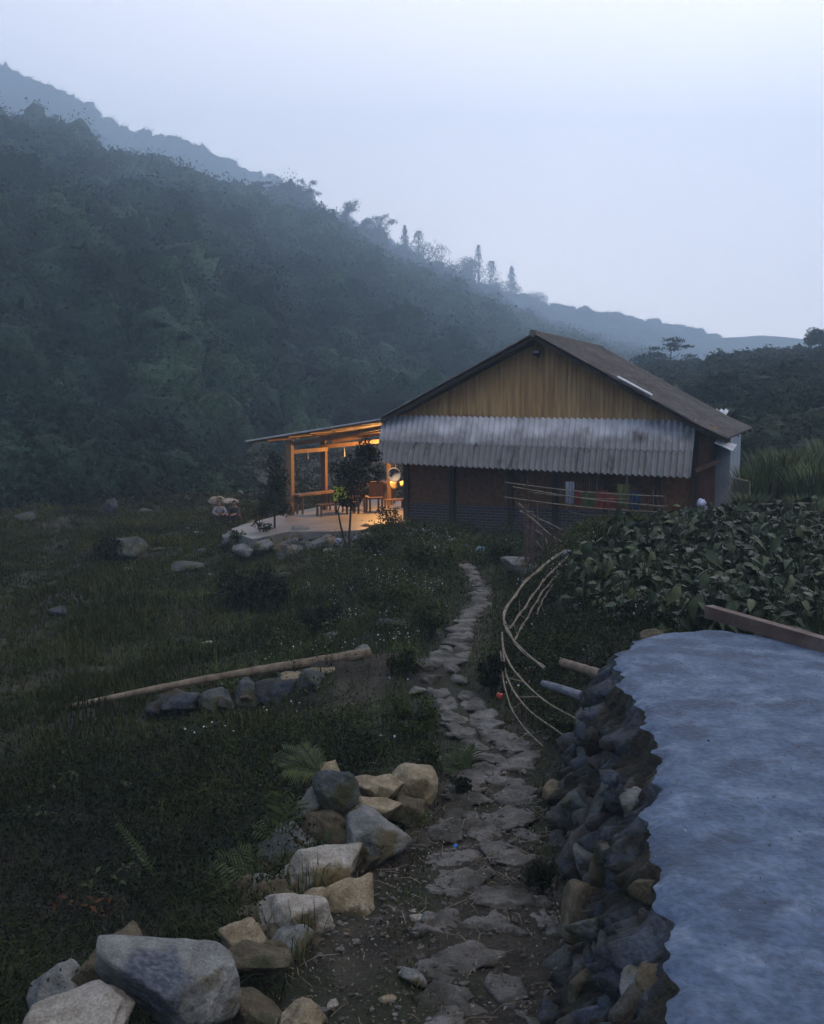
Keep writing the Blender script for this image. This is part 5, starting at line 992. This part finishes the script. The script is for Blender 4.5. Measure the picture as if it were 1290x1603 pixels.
for i, a in enumerate([('dark low bush in the middle of the meadow', 330, 880, 455, 955, 'lf_dark', 0.09, 3000), ('dark mound of bramble in the far left meadow', 145, 838, 232, 882, 'lf_dark', 0.1, 1500), ('rounded bush before the brick base, left of the path end', 622, 838, 712, 900, 'lf_weed', 0.07, 2600),
        ('leafy bush between the porch bank and the round bush', 562, 826, 632, 872, 'lf_weed', 0.08, 1800), ('bush right of the path end beside the blue bag', 762, 836, 812, 880, 'lf_weed', 0.07, 1700), ('weedy bush with pale stalks above the pole end', 560, 905, 650, 968, 'lf_weed', 0.055, 2600),
        ('bushy weeds left of the path, above its left bend', 640, 930, 712, 1000, 'lf_weed', 0.05, 2400), ('low bush in the meadow left of the pole end', 465, 930, 545, 1000, 'lf_dark', 0.055, 2200), ('dense weed clump inside the left bend of the path', 590, 1075, 690, 1160, 'lf_weed', 0.04, 3200),
        ('weed clump below the left bend, close to the boulder pile', 640, 1150, 705, 1205, 'lf_weed', 0.035, 1700), ('dark weed clump just right of the pole end', 600, 1010, 665, 1062, 'lf_weed', 0.045, 1800), ('tangle of weeds within the bent bamboo fence', 830, 985, 930, 1050, 'lf_weed', 0.045, 2200),
        ('dark tangle right of the path under the bent bamboos', 745, 1010, 800, 1090, 'lf_dark', 0.045, 1900), ('scrubby bush behind the firewood heap', 850, 740, 905, 830, 'lf_dark', 0.07, 900), ('small bush at the left tip of the porch floor', 352, 828, 402, 862, 'lf_weed', 0.08, 1300),
        ('green bush beside the far boulders at the meadow end', 258, 690, 320, 760, 'lf_hill', 0.13, 1600), ('leafy plant before the stool at the house corner', 588, 772, 634, 812, 'lf_tree', 0.075, 420), ('dark weeds at the wall foot beside the path', 700, 1210, 740, 1245, 'lf_dark', 0.035, 700),
        ('clump of weeds at the foot of the terrace wall near the logs', 860, 1110, 905, 1180, 'lf_weed', 0.035, 1500), ('low weeds at the right path edge below the slanted stone', 815, 1335, 872, 1395, 'lf_dark', 0.03, 1300), ('weeds in front of the far rim of the terrace', 960, 940, 1060, 990, 'lf_dark', 0.045, 1900)]):
    Dv = {15: 45.0, 16: 25.6}.get(i); shrub(a[0], a[1], a[2], a[3], a[4], 1300 + i, a[5], Dv, a[6], a[7])
for i, (px, py, mt, lab) in enumerate([(205, 1240, 'lf_fern', 'small yellowish weed high in the dark undergrowth'), (112, 1232, 'lf_fern', 'tiny yellow tipped weed at the far left undergrowth'), (198, 1390, 'lf_fern', 'yellow leaved weed left of the strap leaf in the undergrowth'),
        (140, 1405, 'lf_fern', 'pale weed lower left of the yellow leaved one'), (100, 1440, 'lf_red', 'reddish dead weed at the lower left'), (168, 1440, 'lf_red', 'orange leaved seedling above the leftmost boulders'), (60, 1290, 'lf_fern', 'weed with thin yellow leaves at the left edge')]):
    q = PG(px, py + 14); rs = np.random.RandomState(1900 + i); C = rs.randn(16, 3) * [0.07, 0.07, 0.03] + [0, 0, 0.20]; V, F = leafcards(C, rs.uniform(0.03, 0.085, 16), rs, asp=0.4, up=0.8); t = thing('weed', lab, 'weed', tuple(q)); quads('leaves', V, F, M[mt], t, rnd=0.5 + 0.5 * rs.rand(16)); m = MB()
    for c_ in C[:6]: m.tube([(0, 0, -0.02), c_ * [0.5, 0.5, 0.6], c_], [0.004, 0.003, 0.002], 4)
    m.build('stems', M['bark'], t)
# saplings before the porch
def sapling(label, bx, by, topy, crown, seed, D, stems, k=1500, size=0.10):
    rs = np.random.RandomState(seed); b = PD(bx, by, D); b[2] = float(H(b[0], b[1])); t = thing('sapling', label, 'tree', tuple(b), group='slim young trees before the porch')
    Cs = []
    for (cx_, cy_, rx, ry, q) in crown:
        c = PD(cx_, cy_, D) - b; s = D / FP; e = rs.randn(int(k * q), 3); e /= np.linalg.norm(e, axis=1)[:, None]; Cs.append(c + e * (rs.rand(len(e)) ** 0.45)[:, None] * [rx * s, rx * s * 0.9, ry * s])
    C = np.concatenate(Cs); V, F = leafcards(C, size * rs.uniform(0.5, 1.3, len(C)), rs, asp=0.42, up=0.1); quads('crown', V, F, M['lf_tree'], t, rnd=rs.rand(len(F)))
    m = MB()
    for st in stems:
        P = [PD(px, py, D) - b for px, py in st]; P[0][2] = min(P[0][2], 0.0); m.tube(P, np.linspace(0.032, 0.008, len(P)), 7)
    for (cx_, cy_, rx, ry, q) in crown:
        c = PD(cx_, cy_, D) - b; st = PD(stems[0][-2][0], stems[0][-2][1], D) - b; m.tube([st, (st + c) / 2, c], [0.012, 0.009, 0.004], 5)
    m.build('trunk', M['bark'], t)
sapling('leafy young tree with forked stem before the middle of the porch', 547, 872, 690, [(548, 765, 30, 30, 0.30), (560, 735, 26, 28, 0.26), (572, 705, 16, 20, 0.13), (585, 712, 16, 12, 0.08), (535, 735, 20, 18, 0.12), (590, 740, 12, 16, 0.06), (540, 787, 18, 8, 0.05)], 21, 23.2, [[(547, 874), (547, 835), (549, 800), (550, 770), (566, 720), (576, 695)], [(546, 850), (534, 826), (529, 800), (536, 775)]], 2300)
sapling('slim dark young tree before the left corner of the porch', 430, 838, 705, [(428, 780, 27, 26, 0.42), (436, 750, 20, 22, 0.28), (430, 722, 13, 16, 0.12), (410, 800, 14, 12, 0.1), (446, 798, 12, 12, 0.08)], 22, 25.2, [[(430, 842), (430, 815), (431, 785), (434, 750), (432, 720)]], 1700)
sapling('tiny bare bush with round leaves at the pale floor tip', 412, 850, 800, [(405, 822, 12, 9, 0.5), (418, 826, 9, 8, 0.5)], 23, 24.6, [[(414, 852), (409, 836), (402, 818)]], 110, 0.11)
# ------------------------------------------------------------------ ferns
def frond(m, base, d, ln, rs, np_=11, pl=0.3, droop=0.5, wid=0.18):
    d = np.array(d, float); d /= np.linalg.norm(d); side = np.cross(d, [0, 0, 1]); side /= np.linalg.norm(side); n = np_ + 3
    u = np.linspace(0, 1, n); P = np.array(base) + d * (u * ln)[:, None]; P[:, 2] -= droop * ln * u ** 2.2
    return P, side
def fern(label, px, py, D, specs, seed, leaf=0.30, group=None, npn=9, name='fern', broad=0.2):
    rs = np.random.RandomState(seed); b = PD(px, py, D); t = thing(name, label, 'fern', tuple(b), group=group); V = []; F = []; n0 = 0
    for (tx, ty, dy) in specs:
        e = PD(tx, ty, D + dy) - b; ln = np.linalg.norm(e); n = npn + 2; u = np.linspace(0, 1, n); mid = e * 0.5 + np.array([0, 0, 0.12 * ln]); P = ((1 - u) ** 2)[:, None] * 0 + (2 * u * (1 - u))[:, None] * mid + (u ** 2)[:, None] * e
        m = MB(); m.tube(P, np.linspace(0.006, 0.002, n), 5); m.build('stalk', M['lf_fern'], t)
        T = np.gradient(P, axis=0); T /= np.linalg.norm(T, axis=1)[:, None]; view = b - O0; view /= np.linalg.norm(view); sd_ = np.cross(T, view * 0.6 + np.array([0, 0, -0.6])); sd_ /= np.linalg.norm(sd_, axis=1)[:, None]
        for i in range(2, n):
            for sgn in (-1, 1):
                L_ = leaf * ln * (0.55 + 0.6 * math.sin(3.14 * (i / n) ** 0.8)) * rs.uniform(0.85, 1.15); dr = T[i] * 0.75 + sd_[i] * sgn * 0.8; dr /= np.linalg.norm(dr); nn = np.cross(dr, sd_[i] + [0, 0, 0.7]); wv = np.cross(dr, nn); wv /= np.linalg.norm(wv) + 1e-9
                q = [P[i], P[i] + dr * L_ * 0.35 + wv * L_ * broad * 0.5 + [0, 0, .01], P[i] + dr * L_ - np.array([0, 0, L_ * 0.15]), P[i] + dr * L_ * 0.35 - wv * L_ * broad * 0.5]
                V += q; F.append([n0, n0 + 1, n0 + 2, n0 + 3]); n0 += 4
    quads('leaflets', np.array(V), np.array(F), M['lf_fern'], t, rnd=rs.rand(len(F))); return t
fern('bright fern fanning out behind the top of the boulder pile', 503, 1212, 8.0, [(445, 1175, .1), (455, 1192, -.1), (472, 1168, .1), (490, 1172, .2), (446, 1204, -.2)], 1, 0.42, npn=13, broad=0.16)
fern('yellowish leafy frond standing upright left of the boulder pile', 443, 1320, 7.4, [(440, 1248, .0), (462, 1252, .15), (402, 1300, -.1), (415, 1285, .0)], 2, 0.45, npn=6, broad=0.2)
fern('dark drooping fern at the outer side of the dark mossy rock', 405, 1388, 7.0, [(345, 1345, -.1), (352, 1372, -.1), (372, 1330, .1), (395, 1325, .1), (360, 1392, -.2)], 3, 0.4, npn=10, broad=0.15)
fern('long single strap leaf in the dark undergrowth at the left', 242, 1372, 6.9, [(186, 1292, .0)], 4, 0.10, npn=16, broad=0.5)
fern('small fern growing from the wall foot at the path side', 640, 1290, 7.9, [(660, 1262, .0), (672, 1278, -.1), (650, 1255, .1)], 5, 0.5, npn=7)
fern('feathery weed tuft left of the flagstones beyond the pile', 735, 1215, 9.0, [(705, 1180, .0), (722, 1168, .1), (745, 1170, .0), (698, 1200, -.1)], 6, 0.4, npn=8)
# ------------------------------------------------------------------ leafy crop
def leafmesh(rs, ln, wd, droop):
    u = np.linspace(0, 1, 6); half = wd * 0.5 * np.array([0.35, 0.95, 1.0, 0.78, 0.42, 0.0]); V = []
    for i in range(6):
        x = ln * u[i] - 0.12 * ln * (i == 0); z = -droop * ln * u[i] ** 1.8 + 0.02
        for s in (-1, 0, 1): V.append((x - (0.15 * ln if (i == 0 and s) else 0), s * half[i], z + abs(s) * wd * 0.12 + (rs.uniform(-.02, .02) * ln if s else 0)))
    F = [(i * 3 + j, (i + 1) * 3 + j, (i + 1) * 3 + j + 1, i * 3 + j + 1) for i in range(5) for j in range(2)]; return np.array(V), F
def crop_plant(seed, nleaf=11, sc_=1.0):
    rs = np.random.RandomState(seed); t = empty('leafy_crop'); VV = []; FF = []; RR = []; n0 = 0; ms = MB()
    for j in range(nleaf):
        a = rs.rand() * 6.283; ph = rs.uniform(0.06, 0.50) * sc_; out_ = rs.uniform(0.05, 0.24) * sc_; tip = np.array([out_ * math.cos(a), out_ * math.sin(a), ph]); ln = rs.uniform(0.06, 0.16) * sc_; V, F = leafmesh(rs, ln, ln * rs.uniform(0.5, 0.8), rs.uniform(0.3, 1.5))
        e = rs.uniform(-1.0, 0.7); ro = rs.uniform(-0.9, 0.9); Ry = np.array([[math.cos(e), 0, -math.sin(e)], [0, 1, 0], [math.sin(e), 0, math.cos(e)]]); Rx = np.array([[1, 0, 0], [0, math.cos(ro), -math.sin(ro)], [0, math.sin(ro), math.cos(ro)]]); a2 = a + rs.uniform(-.6, .6); Rz = np.array([[math.cos(a2), -math.sin(a2), 0], [math.sin(a2), math.cos(a2), 0], [0, 0, 1]])
        V = V @ (Rz @ Ry @ Rx).T + tip; VV.append(V); FF += [[n0 + q for q in f] for f in F]; RR += [rs.rand()] * len(F); n0 += len(V)
        ms.tube([(0, 0, -0.04), (tip[0] * 0.4, tip[1] * 0.4, ph * 0.6), tip], [0.008, 0.006, 0.004], 5)
    quads('leaves', np.concatenate(VV), np.array(FF), M['lf_crop'], t, rnd=np.array(RR), smooth=True); ms.build('stems', M['lf_fern'], t); return t
protos = [crop_plant(1500 + i, 22 + i % 5) for i in range(7)]; rs = np.random.RandomState(71); cnt = 0; used = set()
reg = np.array([[2.1, 11.9], [2.2, 13.4], [2.6, 15.2], [3.6, 17.2], [4.6, 18.6], [6.0, 19.6], [9.5, 20.5], [9.5, 12.0], [5.0, 10.6], [3.6, 10.4], [2.9, 10.8]]); pts = []
while len(pts) < 285:
    q = np.array([rs.uniform(2.2, 9.5), rs.uniform(10, 20.5)])
    if not inside(reg, q[None])[0] or not inframe(q[:1], q[1:], 0.02)[0] or (pts and min(np.hypot(*(q - p)) for p in pts) < 0.24): 
        if rs.rand() < 0.98: continue
        else: continue
    pts.append(q)
for j, q in enumerate(pts):
    src = protos[j % 7]; o = src if j < 7 else copy_tree(src); o.location = (q[0], q[1], float(H(q[0], q[1]))); o.rotation_euler = (0, 0, rs.rand() * 6.28); s = rs.uniform(0.5, 1.35); o.scale = (s, s, s * rs.uniform(0.6, 1.25))
    tag(o, 'broad leaved green crop plant ' + ('right behind the wooden beam' if q[1] < 11.8 and q[0] > 3.2 else 'at the left border of the dense patch' if q[0] < 3.4 and q[1] < 16 else 'in the back row before the washing' if q[1] > 16.5 and q[0] < 5.2 else 'at the back below the reeds' if q[1] > 16.5 else 'in the middle of the dense patch' if q[0] < 4.8 else 'in the right part of the dense patch'), 'plant', 'broad leaved crop plants')
# ------------------------------------------------------------------ reeds
def reed(label, px, py, h, r, seed, D, n=650, ln=1.2, w_=0.012, mat='lf_reed'):
    rs = np.random.RandomState(seed); b = PD(px, py, D); b[2] = float(H(b[0], b[1])) if D < 30 else b[2]; t = tag(empty('reed_clump', tuple(b)), label, 'reeds', 'tall reeds right of the house'); V = []; n0 = 0
    a = rs.rand(n) * 6.283; q = r * np.sqrt(rs.rand(n)) * 0.8; L_ = h * rs.uniform(0.55, 1.15, n); sp_ = rs.uniform(0.08, 0.42, n) * h; az = a + rs.randn(n) * 0.6; u = np.linspace(0, 1, 6)
    base = np.stack([q * np.cos(a), q * np.sin(a), np.zeros(n)], 1); P = base[:, None] + np.stack([np.cos(az)[:, None] * sp_[:, None] * u ** 1.8, np.sin(az)[:, None] * sp_[:, None] * u ** 1.8, L_[:, None] * (u * 1.15 - 0.22 * u ** 3)], -1)
    s = np.stack([-np.sin(az), np.cos(az), np.zeros(n)], 1)[:, None] * (w_ * np.array([0.5, 1, 1, 0.8, 0.5, 0.08]))[None, :, None]; VV = np.stack([P - s, P + s], 2).reshape(-1, 3); k = np.arange(n)[:, None] * 12 + np.arange(5)[None] * 2; k = k.ravel(); F = np.stack([k, k + 1, k + 3, k + 2], 1)
    quads('blades', VV, F, M[mat], t, rnd=np.repeat(rs.rand(n), 5)); return t
for i, a in enumerate([('tall reed clump closest to the house, darker at its foot', 1190, 800, 1.15, 0.6, 21.5), ('largest reed clump with bright arching tips', 1222, 800, 1.35, 0.7, 22.0), ('reed clump at the right picture edge, nearest', 1285, 805, 1.25, 0.7, 20.5), ('reed clump between the largest one and the right edge', 1254, 800, 1.4, 0.7, 22.8), ('low dry reed clump before the large ones', 1262, 800, 0.7, 0.5, 19.6), ('thin reed clump beside the netting cage', 1172, 802, 0.75, 0.35, 20.2), ('tall reed clump cut by the right edge, behind the nearest', 1310, 800, 1.6, 0.8, 23.4)]):
    reed(a[0], a[1], a[2], a[3], a[4], 1600 + i, a[5], 1100)
# ------------------------------------------------------------------ brushwood, bent bamboos, fence bits
def pl(pts): return np.array([PD(x, y, D) for x, y, D in pts])
def smooth(P, n=28):
    P = np.array(P); t = np.concatenate([[0], np.cumsum(np.linalg.norm(np.diff(P, axis=0), axis=1))]); u = np.linspace(0, t[-1], n); Q = np.stack([np.interp(u, t, P[:, k]) for k in range(3)], 1)
    for _ in range(4): Q[1:-1] = (Q[:-2] + 2 * Q[1:-1] + Q[2:]) / 4
    return Q
arcs = [('outermost bent bamboo curving down to the pale stone, twisted at the top', [(884, 862, 16.6), (850, 885, 15.7), (818, 915, 14.6), (790, 955, 13.2), (785, 975, 12.7), (795, 992, 12.2), (820, 1020, 11.4), (852, 1047, 10.8)], 0.020, 1),
        ('second bent bamboo just inside the outermost one', [(888, 872, 16.3), (856, 902, 15.4), (832, 935, 14.3), (812, 965, 13.4), (796, 985, 12.8)], 0.016, 1), ('third bent bamboo, short and twisted', [(874, 898, 15.6), (850, 925, 14.7), (832, 955, 13.8), (815, 985, 13.0), (803, 1005, 12.6)], 0.014, 1), ('innermost faint bent bamboo', [(866, 915, 15.2), (850, 938, 14.4), (840, 962, 13.8)], 0.011, 1),
        ('long bent bamboo sweeping right to the tall grey stone', [(786, 990, 12.6), (787, 1015, 12.0), (800, 1045, 11.2), (830, 1078, 10.4), (862, 1105, 9.8), (895, 1120, 9.4), (922, 1137, 9.1)], 0.015, 0), ('bent bamboo sweeping right to the small round stone', [(787, 1010, 12.0), (791, 1055, 11.2), (805, 1085, 10.6), (830, 1115, 9.9), (870, 1142, 9.2), (908, 1170, 8.8)], 0.014, 0),
        ('steepest bent bamboo ending in the weeds', [(784, 1020, 11.9), (788, 1068, 11.0), (800, 1110, 10.3), (822, 1142, 9.7), (850, 1168, 9.2)], 0.011, 0)]
for lab, pts_, r_, tw in arcs:
    r_ *= 0.8; P = smooth(pl(pts_)); m = MB(); n = len(P); rs = np.random.RandomState(n + len(lab)); m.tube(P, r_ * (1 + 0.12 * rs.randn(n)) * np.linspace(1.0, 0.6, n), 7)
    if tw:
        ph = np.linspace(0, 26, 90); Q = np.stack([np.interp(np.linspace(0, 1, 90), np.linspace(0, 1, n), P[:, k]) for k in range(3)], 1); Q[:, 0] += r_ * 1.3 * np.cos(ph); Q[:, 2] += r_ * 1.3 * np.sin(ph); m.tube(Q, r_ * 0.6, 6)
    o = m.build('bent_bamboo', M['stick']); tag(o, lab, 'bamboo', 'bent bamboo rods beside the path')
    for j in range(2): 
        i = rs.randint(n // 2, n - 2); m = MB(); d = rs.randn(3) * 0.12; m.tube([P[i], P[i] + d], [r_ * 0.5, 0.002], 5); tw_ = m.build('side_twig', M['stick'], o)
rs = np.random.RandomState(88); heap = thing('brushwood', 'heap of dry branches piled beside a wooden post at the terrace corner', 'firewood', tuple(PG(850, 880))); hb_ = np.array(heap.location)
fixed = [[(806, 786), (825, 806), (845, 818)], [(812, 788), (838, 812), (862, 818), (880, 830)], [(815, 800), (835, 810), (858, 838), (880, 848)], [(830, 828), (842, 850), (855, 868)], [(838, 830), (856, 842), (858, 860)], [(838, 845), (850, 862), (856, 870)], [(842, 840), (848, 860)], [(862, 868), (874, 856), (888, 850)], [(832, 898), (850, 882), (870, 866)], [(848, 898), (866, 880), (884, 866)], [(870, 862), (880, 872)], [(872, 884), (880, 894)], [(824, 868), (845, 878)], [(824, 820), (832, 835), (840, 845)]]
for k, f in enumerate(fixed):
    D = 17.8 + 0.5 * rs.rand(); m = MB(); P = smooth([PD(x, y, D + rs.uniform(-.25, .25)) for x, y in f], 9) - hb_; m.tube(P, np.linspace(0.018, 0.008, 9), 6); m.build('branch', M['stick'] if k % 3 else M['stick_dark'], heap)
for k in range(46):
    x, y = rs.uniform(828, 878), rs.uniform(825, 885); a = rs.uniform(-2.4, -0.4); ln = rs.uniform(14, 44); D = 17.6 + rs.uniform(-.4, .5); P = smooth([PD(x, y, D), PD(x + ln * .5 * math.cos(a) + 2, y - ln * .5 * math.sin(a), D + .1), PD(x + ln * math.cos(a), y - ln * math.sin(a), D + .2)], 7) - hb_; m = MB(); m.tube(P, np.linspace(0.012, 0.005, 7), 5); m.build('branch', M['stick_dark'], heap)
for (lab, x, y0, y1, w_) in (('upright wooden post at the left of the brushwood', 823, 790, 872, 0.05), ('thicker dark post right beside the first brushwood post', 832, 800, 872, 0.09), ('thin post standing within the brushwood', 841, 788, 868, 0.03)):
    D = 18.0; a, b = PD(x, y0, D), PD(x, y1, D); b[2] = min(b[2], float(H(b[0], b[1])) - 0.05); m = MB(); m.tube([b, (a + b) / 2 + [0.01, 0, 0], a], [w_ * 0.6, w_ * 0.55, w_ * 0.5], 9); tag(m.build('post', M['stick_dark']), lab, 'post')
# crumpled bags
def bag(label, x0, y0, x1, y1, D, mat, seed, cat='bag', name='plastic_bag'):
    c = PD((x0 + x1) / 2, (y0 + y1) / 2, D); s = D / FP; V, F = rockverts(((x1 - x0) * s, (x1 - x0) * s * 0.8, (y1 - y0) * s), seed, 4, 30, 12, 0.10); o = quads(name, V, F, M[mat], smooth=True); o.location = tuple(c); return tag(o, label, cat)
M['bag_blue'] = plain('light_blue_plastic', (0.18, 0.33, 0.42), 0.35); M['bag_white'] = plain('white_plastic', (0.42, 0.43, 0.58), 0.35); M['bag_grey'] = plain('lilac_plastic', (0.26, 0.28, 0.40), 0.35); M['bag_red'] = plain('red_plastic', (0.45, 0.06, 0.04), 0.4); M['bright_blue'] = plain('bright_blue_plastic', (0.05, 0.22, 0.62), 0.4)
b0_ = PG(752, 868); bag('crumpled light blue plastic bag in the grass right of the path end', 744, 855, 760, 870, b0_[1], 'bag_blue', 31); bag('lilac plastic bag lying at the left end of the terrace edge stones', 881, 861, 896, 877, 16.9, 'bag_grey', 32)
bag('white plastic bag hung by the reddish door, upper one', 1091, 780, 1106, 796, 21.0, 'bag_white', 33); bag('bluish plastic bag just below the white one by the door', 1098, 792, 1112, 806, 20.8, 'bag_grey', 34); bag('white sheet scrap among the rocks below the porch', 524, 842, 535, 850, 24.1, 'bag_white', 35, 'scrap', 'plastic_scrap')
q = PD(783, 1090, 10.6); bag('small red wrapper in the weeds right of the path', 777, 1084, 788, 1094, 10.6, 'bag_red', 36, 'wrapper', 'wrapper'); q = PG(714, 1325); bag('tiny bright blue plastic scrap on the earth path', 709, 1320, 717, 1328, q[1] - 0.02, 'bright_blue', 37, 'scrap', 'plastic_scrap')
for i, a in enumerate([(641, 1430, 668, 1447, 'rock_pale', 'pinkish pale stone in the little group on the earth path'), (658, 1426, 686, 1448, 'rock_grey', 'bluish grey stone in the little group on the earth path'), (625, 1520, 668, 1540, 'rock_grey', 'flat bluish stone on the earth path near the bottom'), (592, 1556, 622, 1570, 'rock_tan', 'flat reddish stone at the bottom of the earth path'), (512, 1566, 530, 1582, 'rock_pale', 'pale pebble on the earth path at the bottom'), (640, 1423, 654, 1430, 'rock_pale', 'small pale chip beside the stone group'), (690, 1435, 705, 1443, 'rock_pale', 'small white chip right of the stone group')]):
    q = PG((a[0] + a[2]) / 2, a[3] - 3); rockpx(a[0], a[1], a[2], a[3], q[1], 1700 + i, a[4], a[5], k=3)
# netting cage and rails
cg = thing('netting_cage', 'sagging brown netting cage on sticks beside the pale house wall', 'cage', tuple(PD(1158, 800, 20.9))); cb = np.array(cg.location); M['net'] = noisemat('brown_netting', [(0.05, 0.045, 0.03), (0.10, 0.09, 0.065)], 30, 4, 0.9, 0.3)
c4 = [PD(1148, 748, 20.9) - cb, PD(1174, 754, 20.7) - cb, PD(1172, 800, 20.7) - cb, PD(1134, 800, 20.9) - cb]; m = MB()
for k in range(26):
    u = k / 25; m.tube([c4[0] * (1 - u) + c4[1] * u + [0, 0, -0.04 * math.sin(3.14 * u)], c4[3] * (1 - u) + c4[2] * u], 0.004, 4)
    m.tube([c4[0] * (1 - u) + c4[3] * u, (c4[0] + c4[1]) / 2 * (1 - u) + (c4[3] + c4[2]) / 2 * u + [0, 0, -0.05 * (1 - u)], c4[1] * (1 - u) + c4[2] * u], 0.004, 4)
m.build('net', M['net'], cg)
for a, b in ((c4[0], c4[3]), (c4[1], c4[2]), (c4[0], c4[1])): m = MB(); m.tube([a, b], 0.014, 6); m.build('stick', M['stick'], cg)
for lab, pts_, r_ in (('upper thin bamboo rail above the leafy crop at the right', [(1153, 790, 19.6), (1190, 789, 19.4), (1240, 789, 19.2), (1330, 785, 19.0)], 0.014), ('lower thin bamboo rail above the leafy crop at the right', [(1165, 803, 19.0), (1220, 803, 18.8), (1330, 799, 18.5)], 0.012)):
    m = MB(); m.tube(smooth(pl(pts_), 14), r_, 6); o = m.build('bamboo_rail', M['stick']); tag(o, lab, 'rail')
    for (x, y, D) in (pts_[1], pts_[-2]): a = PD(x, y, D); m = MB(); m.tube([a + [0, 0, 0.06], [a[0], a[1], float(H(a[0], a[1])) - 0.05]], 0.016, 6); m.build('post', M['stick_dark'], o)
# power line
m = MB(); P = smooth(pl([(940, 588, 33), (1030, 597, 40), (1100, 600, 42), (1160, 600, 44), (1230, 596, 46), (1340, 584, 50)]), 40); m.tube(P, 0.016, 5); tag(m.build('power_line', M['wood_dark']), 'single sagging black cable crossing in front of the field slope', 'cable')

# ------------------------------------------------------------------ the two people in the meadow
M['skin'] = plain('skin', (0.26, 0.16, 0.11), 0.6); M['hair'] = plain('black_hair', (0.012, 0.010, 0.010), 0.5); M['dark_cloth'] = plain('dark_clothes', (0.035, 0.03, 0.03), 0.9); M['brown_cloth'] = plain('brown_clothes', (0.09, 0.06, 0.045), 0.9)
def skin_body(name, J, Ed, Rr, mat, parent):
    me = bpy.data.meshes.new(name); me.from_pydata(J, Ed, []); o = bpy.data.objects.new(name, me); COL.objects.link(o); o.parent = parent; s = o.modifiers.new('skin', 'SKIN'); s.use_smooth_shade = True
    for i, r in enumerate(Rr): me.skin_vertices[0].data[i].radius = (r, r)
    me.skin_vertices[0].data[0].use_root = True; sb = o.modifiers.new('sub', 'SUBSURF'); sb.levels = 2; sb.render_levels = 2; me.materials.append(M[mat]); return o
def croucher(label, px, py, rz, scale, shirt, pants):
    q = PG(px, py); t = thing('person', label, 'person', tuple(q), rz); t.scale = (scale,) * 3
    # squatting: pelvis, spine, neck, head; arms round the knees; feet flat on the ground
    J = [(0, 0.16, 0.22), (0, 0.10, 0.36), (0, 0.04, 0.52), (0, 0.01, 0.60), (0, -0.02, 0.70), (0, -0.03, 0.78)]; Ed = [(0, 1), (1, 2), (2, 3), (3, 4), (4, 5)]; Rr = [0.12, 0.115, 0.12, 0.045, 0.085, 0.06]
    for sx in (-1, 1):
        k = len(J); J += [(sx * 0.15, 0.03, 0.54), (sx * 0.24, -0.10, 0.38), (sx * 0.14, -0.28, 0.34), (sx * 0.10, -0.35, 0.33)]; Ed += [(2, k), (k, k + 1), (k + 1, k + 2), (k + 2, k + 3)]; Rr += [0.055, 0.042, 0.032, 0.03]
        for f in range(5): kk = len(J); J += [(sx * (0.07 + 0.014 * f), -0.40 - 0.006 * (2 - abs(f - 2)), 0.315 + 0.004 * f)]; Ed += [(k + 3, kk)]; Rr += [0.009]
        k = len(J); J += [(sx * 0.10, 0.10, 0.20), (sx * 0.15, -0.22, 0.33), (sx * 0.12, -0.08, 0.06), (sx * 0.13, -0.22, 0.03)]; Ed += [(0, k), (k, k + 1), (k + 1, k + 2), (k + 2, k + 3)]; Rr += [0.085, 0.062, 0.04, 0.032]
    skin_body('body', J, Ed, Rr, 'skin', t)
    V, F = ico(3); Vh = V * [0.093, 0.10, 0.10]; keep = (V[:, 1] > -0.45) | (V[:, 2] > 0.45); Fh = [f for f in F if keep[f].all()]; m = MB(); m.add(Vh + [0, -0.02, 0.745], Fh); m.build('hair', M['hair'], t, smooth=True)
    m = MB(); Vf = V * [0.012, 0.018, 0.016] + [0, -0.115, 0.725]; m.add(Vf, F)
    m.build('nose', M['skin'], t, smooth=True)
    m = MB()
    for sx in (-1, 1): m.add(V * [0.010, 0.006, 0.007] + [sx * 0.032, -0.104, 0.745], F)
    m.build('eyes', M['hair'], t, smooth=True)
    K = [(0, 0.16, 0.24), (0, 0.11, 0.36), (0, 0.045, 0.52), (0, 0.02, 0.575)]; E2 = [(0, 1), (1, 2), (2, 3)]; R2 = [0.13, 0.13, 0.135, 0.06]
    for sx in (-1, 1): k = len(K); K += [(sx * 0.15, 0.03, 0.54), (sx * 0.24, -0.10, 0.38), (sx * 0.17, -0.22, 0.35)]; E2 += [(2, k), (k, k + 1), (k + 1, k + 2)]; R2 += [0.07, 0.058, 0.05]
    skin_body('shirt', K, E2, R2, shirt, t)
    K = [(0, 0.17, 0.21)]; E2 = []; R2 = [0.13]
    for sx in (-1, 1): k = len(K); K += [(sx * 0.10, 0.10, 0.20), (sx * 0.15, -0.215, 0.335), (sx * 0.122, -0.09, 0.09)]; E2 += [(0, k), (k, k + 1), (k + 1, k + 2)]; R2 += [0.10, 0.078, 0.055]
    skin_body('trousers', K, E2, R2, pants, t)
    for sx in (-1, 1):
        m = MB(); m.add(V * [0.045, 0.11, 0.032] + [sx * 0.13, -0.17, 0.03], F); m.build('shoe', M['dark_cloth'], t, smooth=True)
    return t
croucher('person in a pale shirt with black hair crouching in the far meadow', 344, 818, R(15), 0.78, 'white_cloth', 'brown_cloth')
croucher('person in dark clothes crouching in the meadow beside the one in pale shirt', 368, 819, R(-25), 0.80, 'dark_cloth', 'dark_cloth')
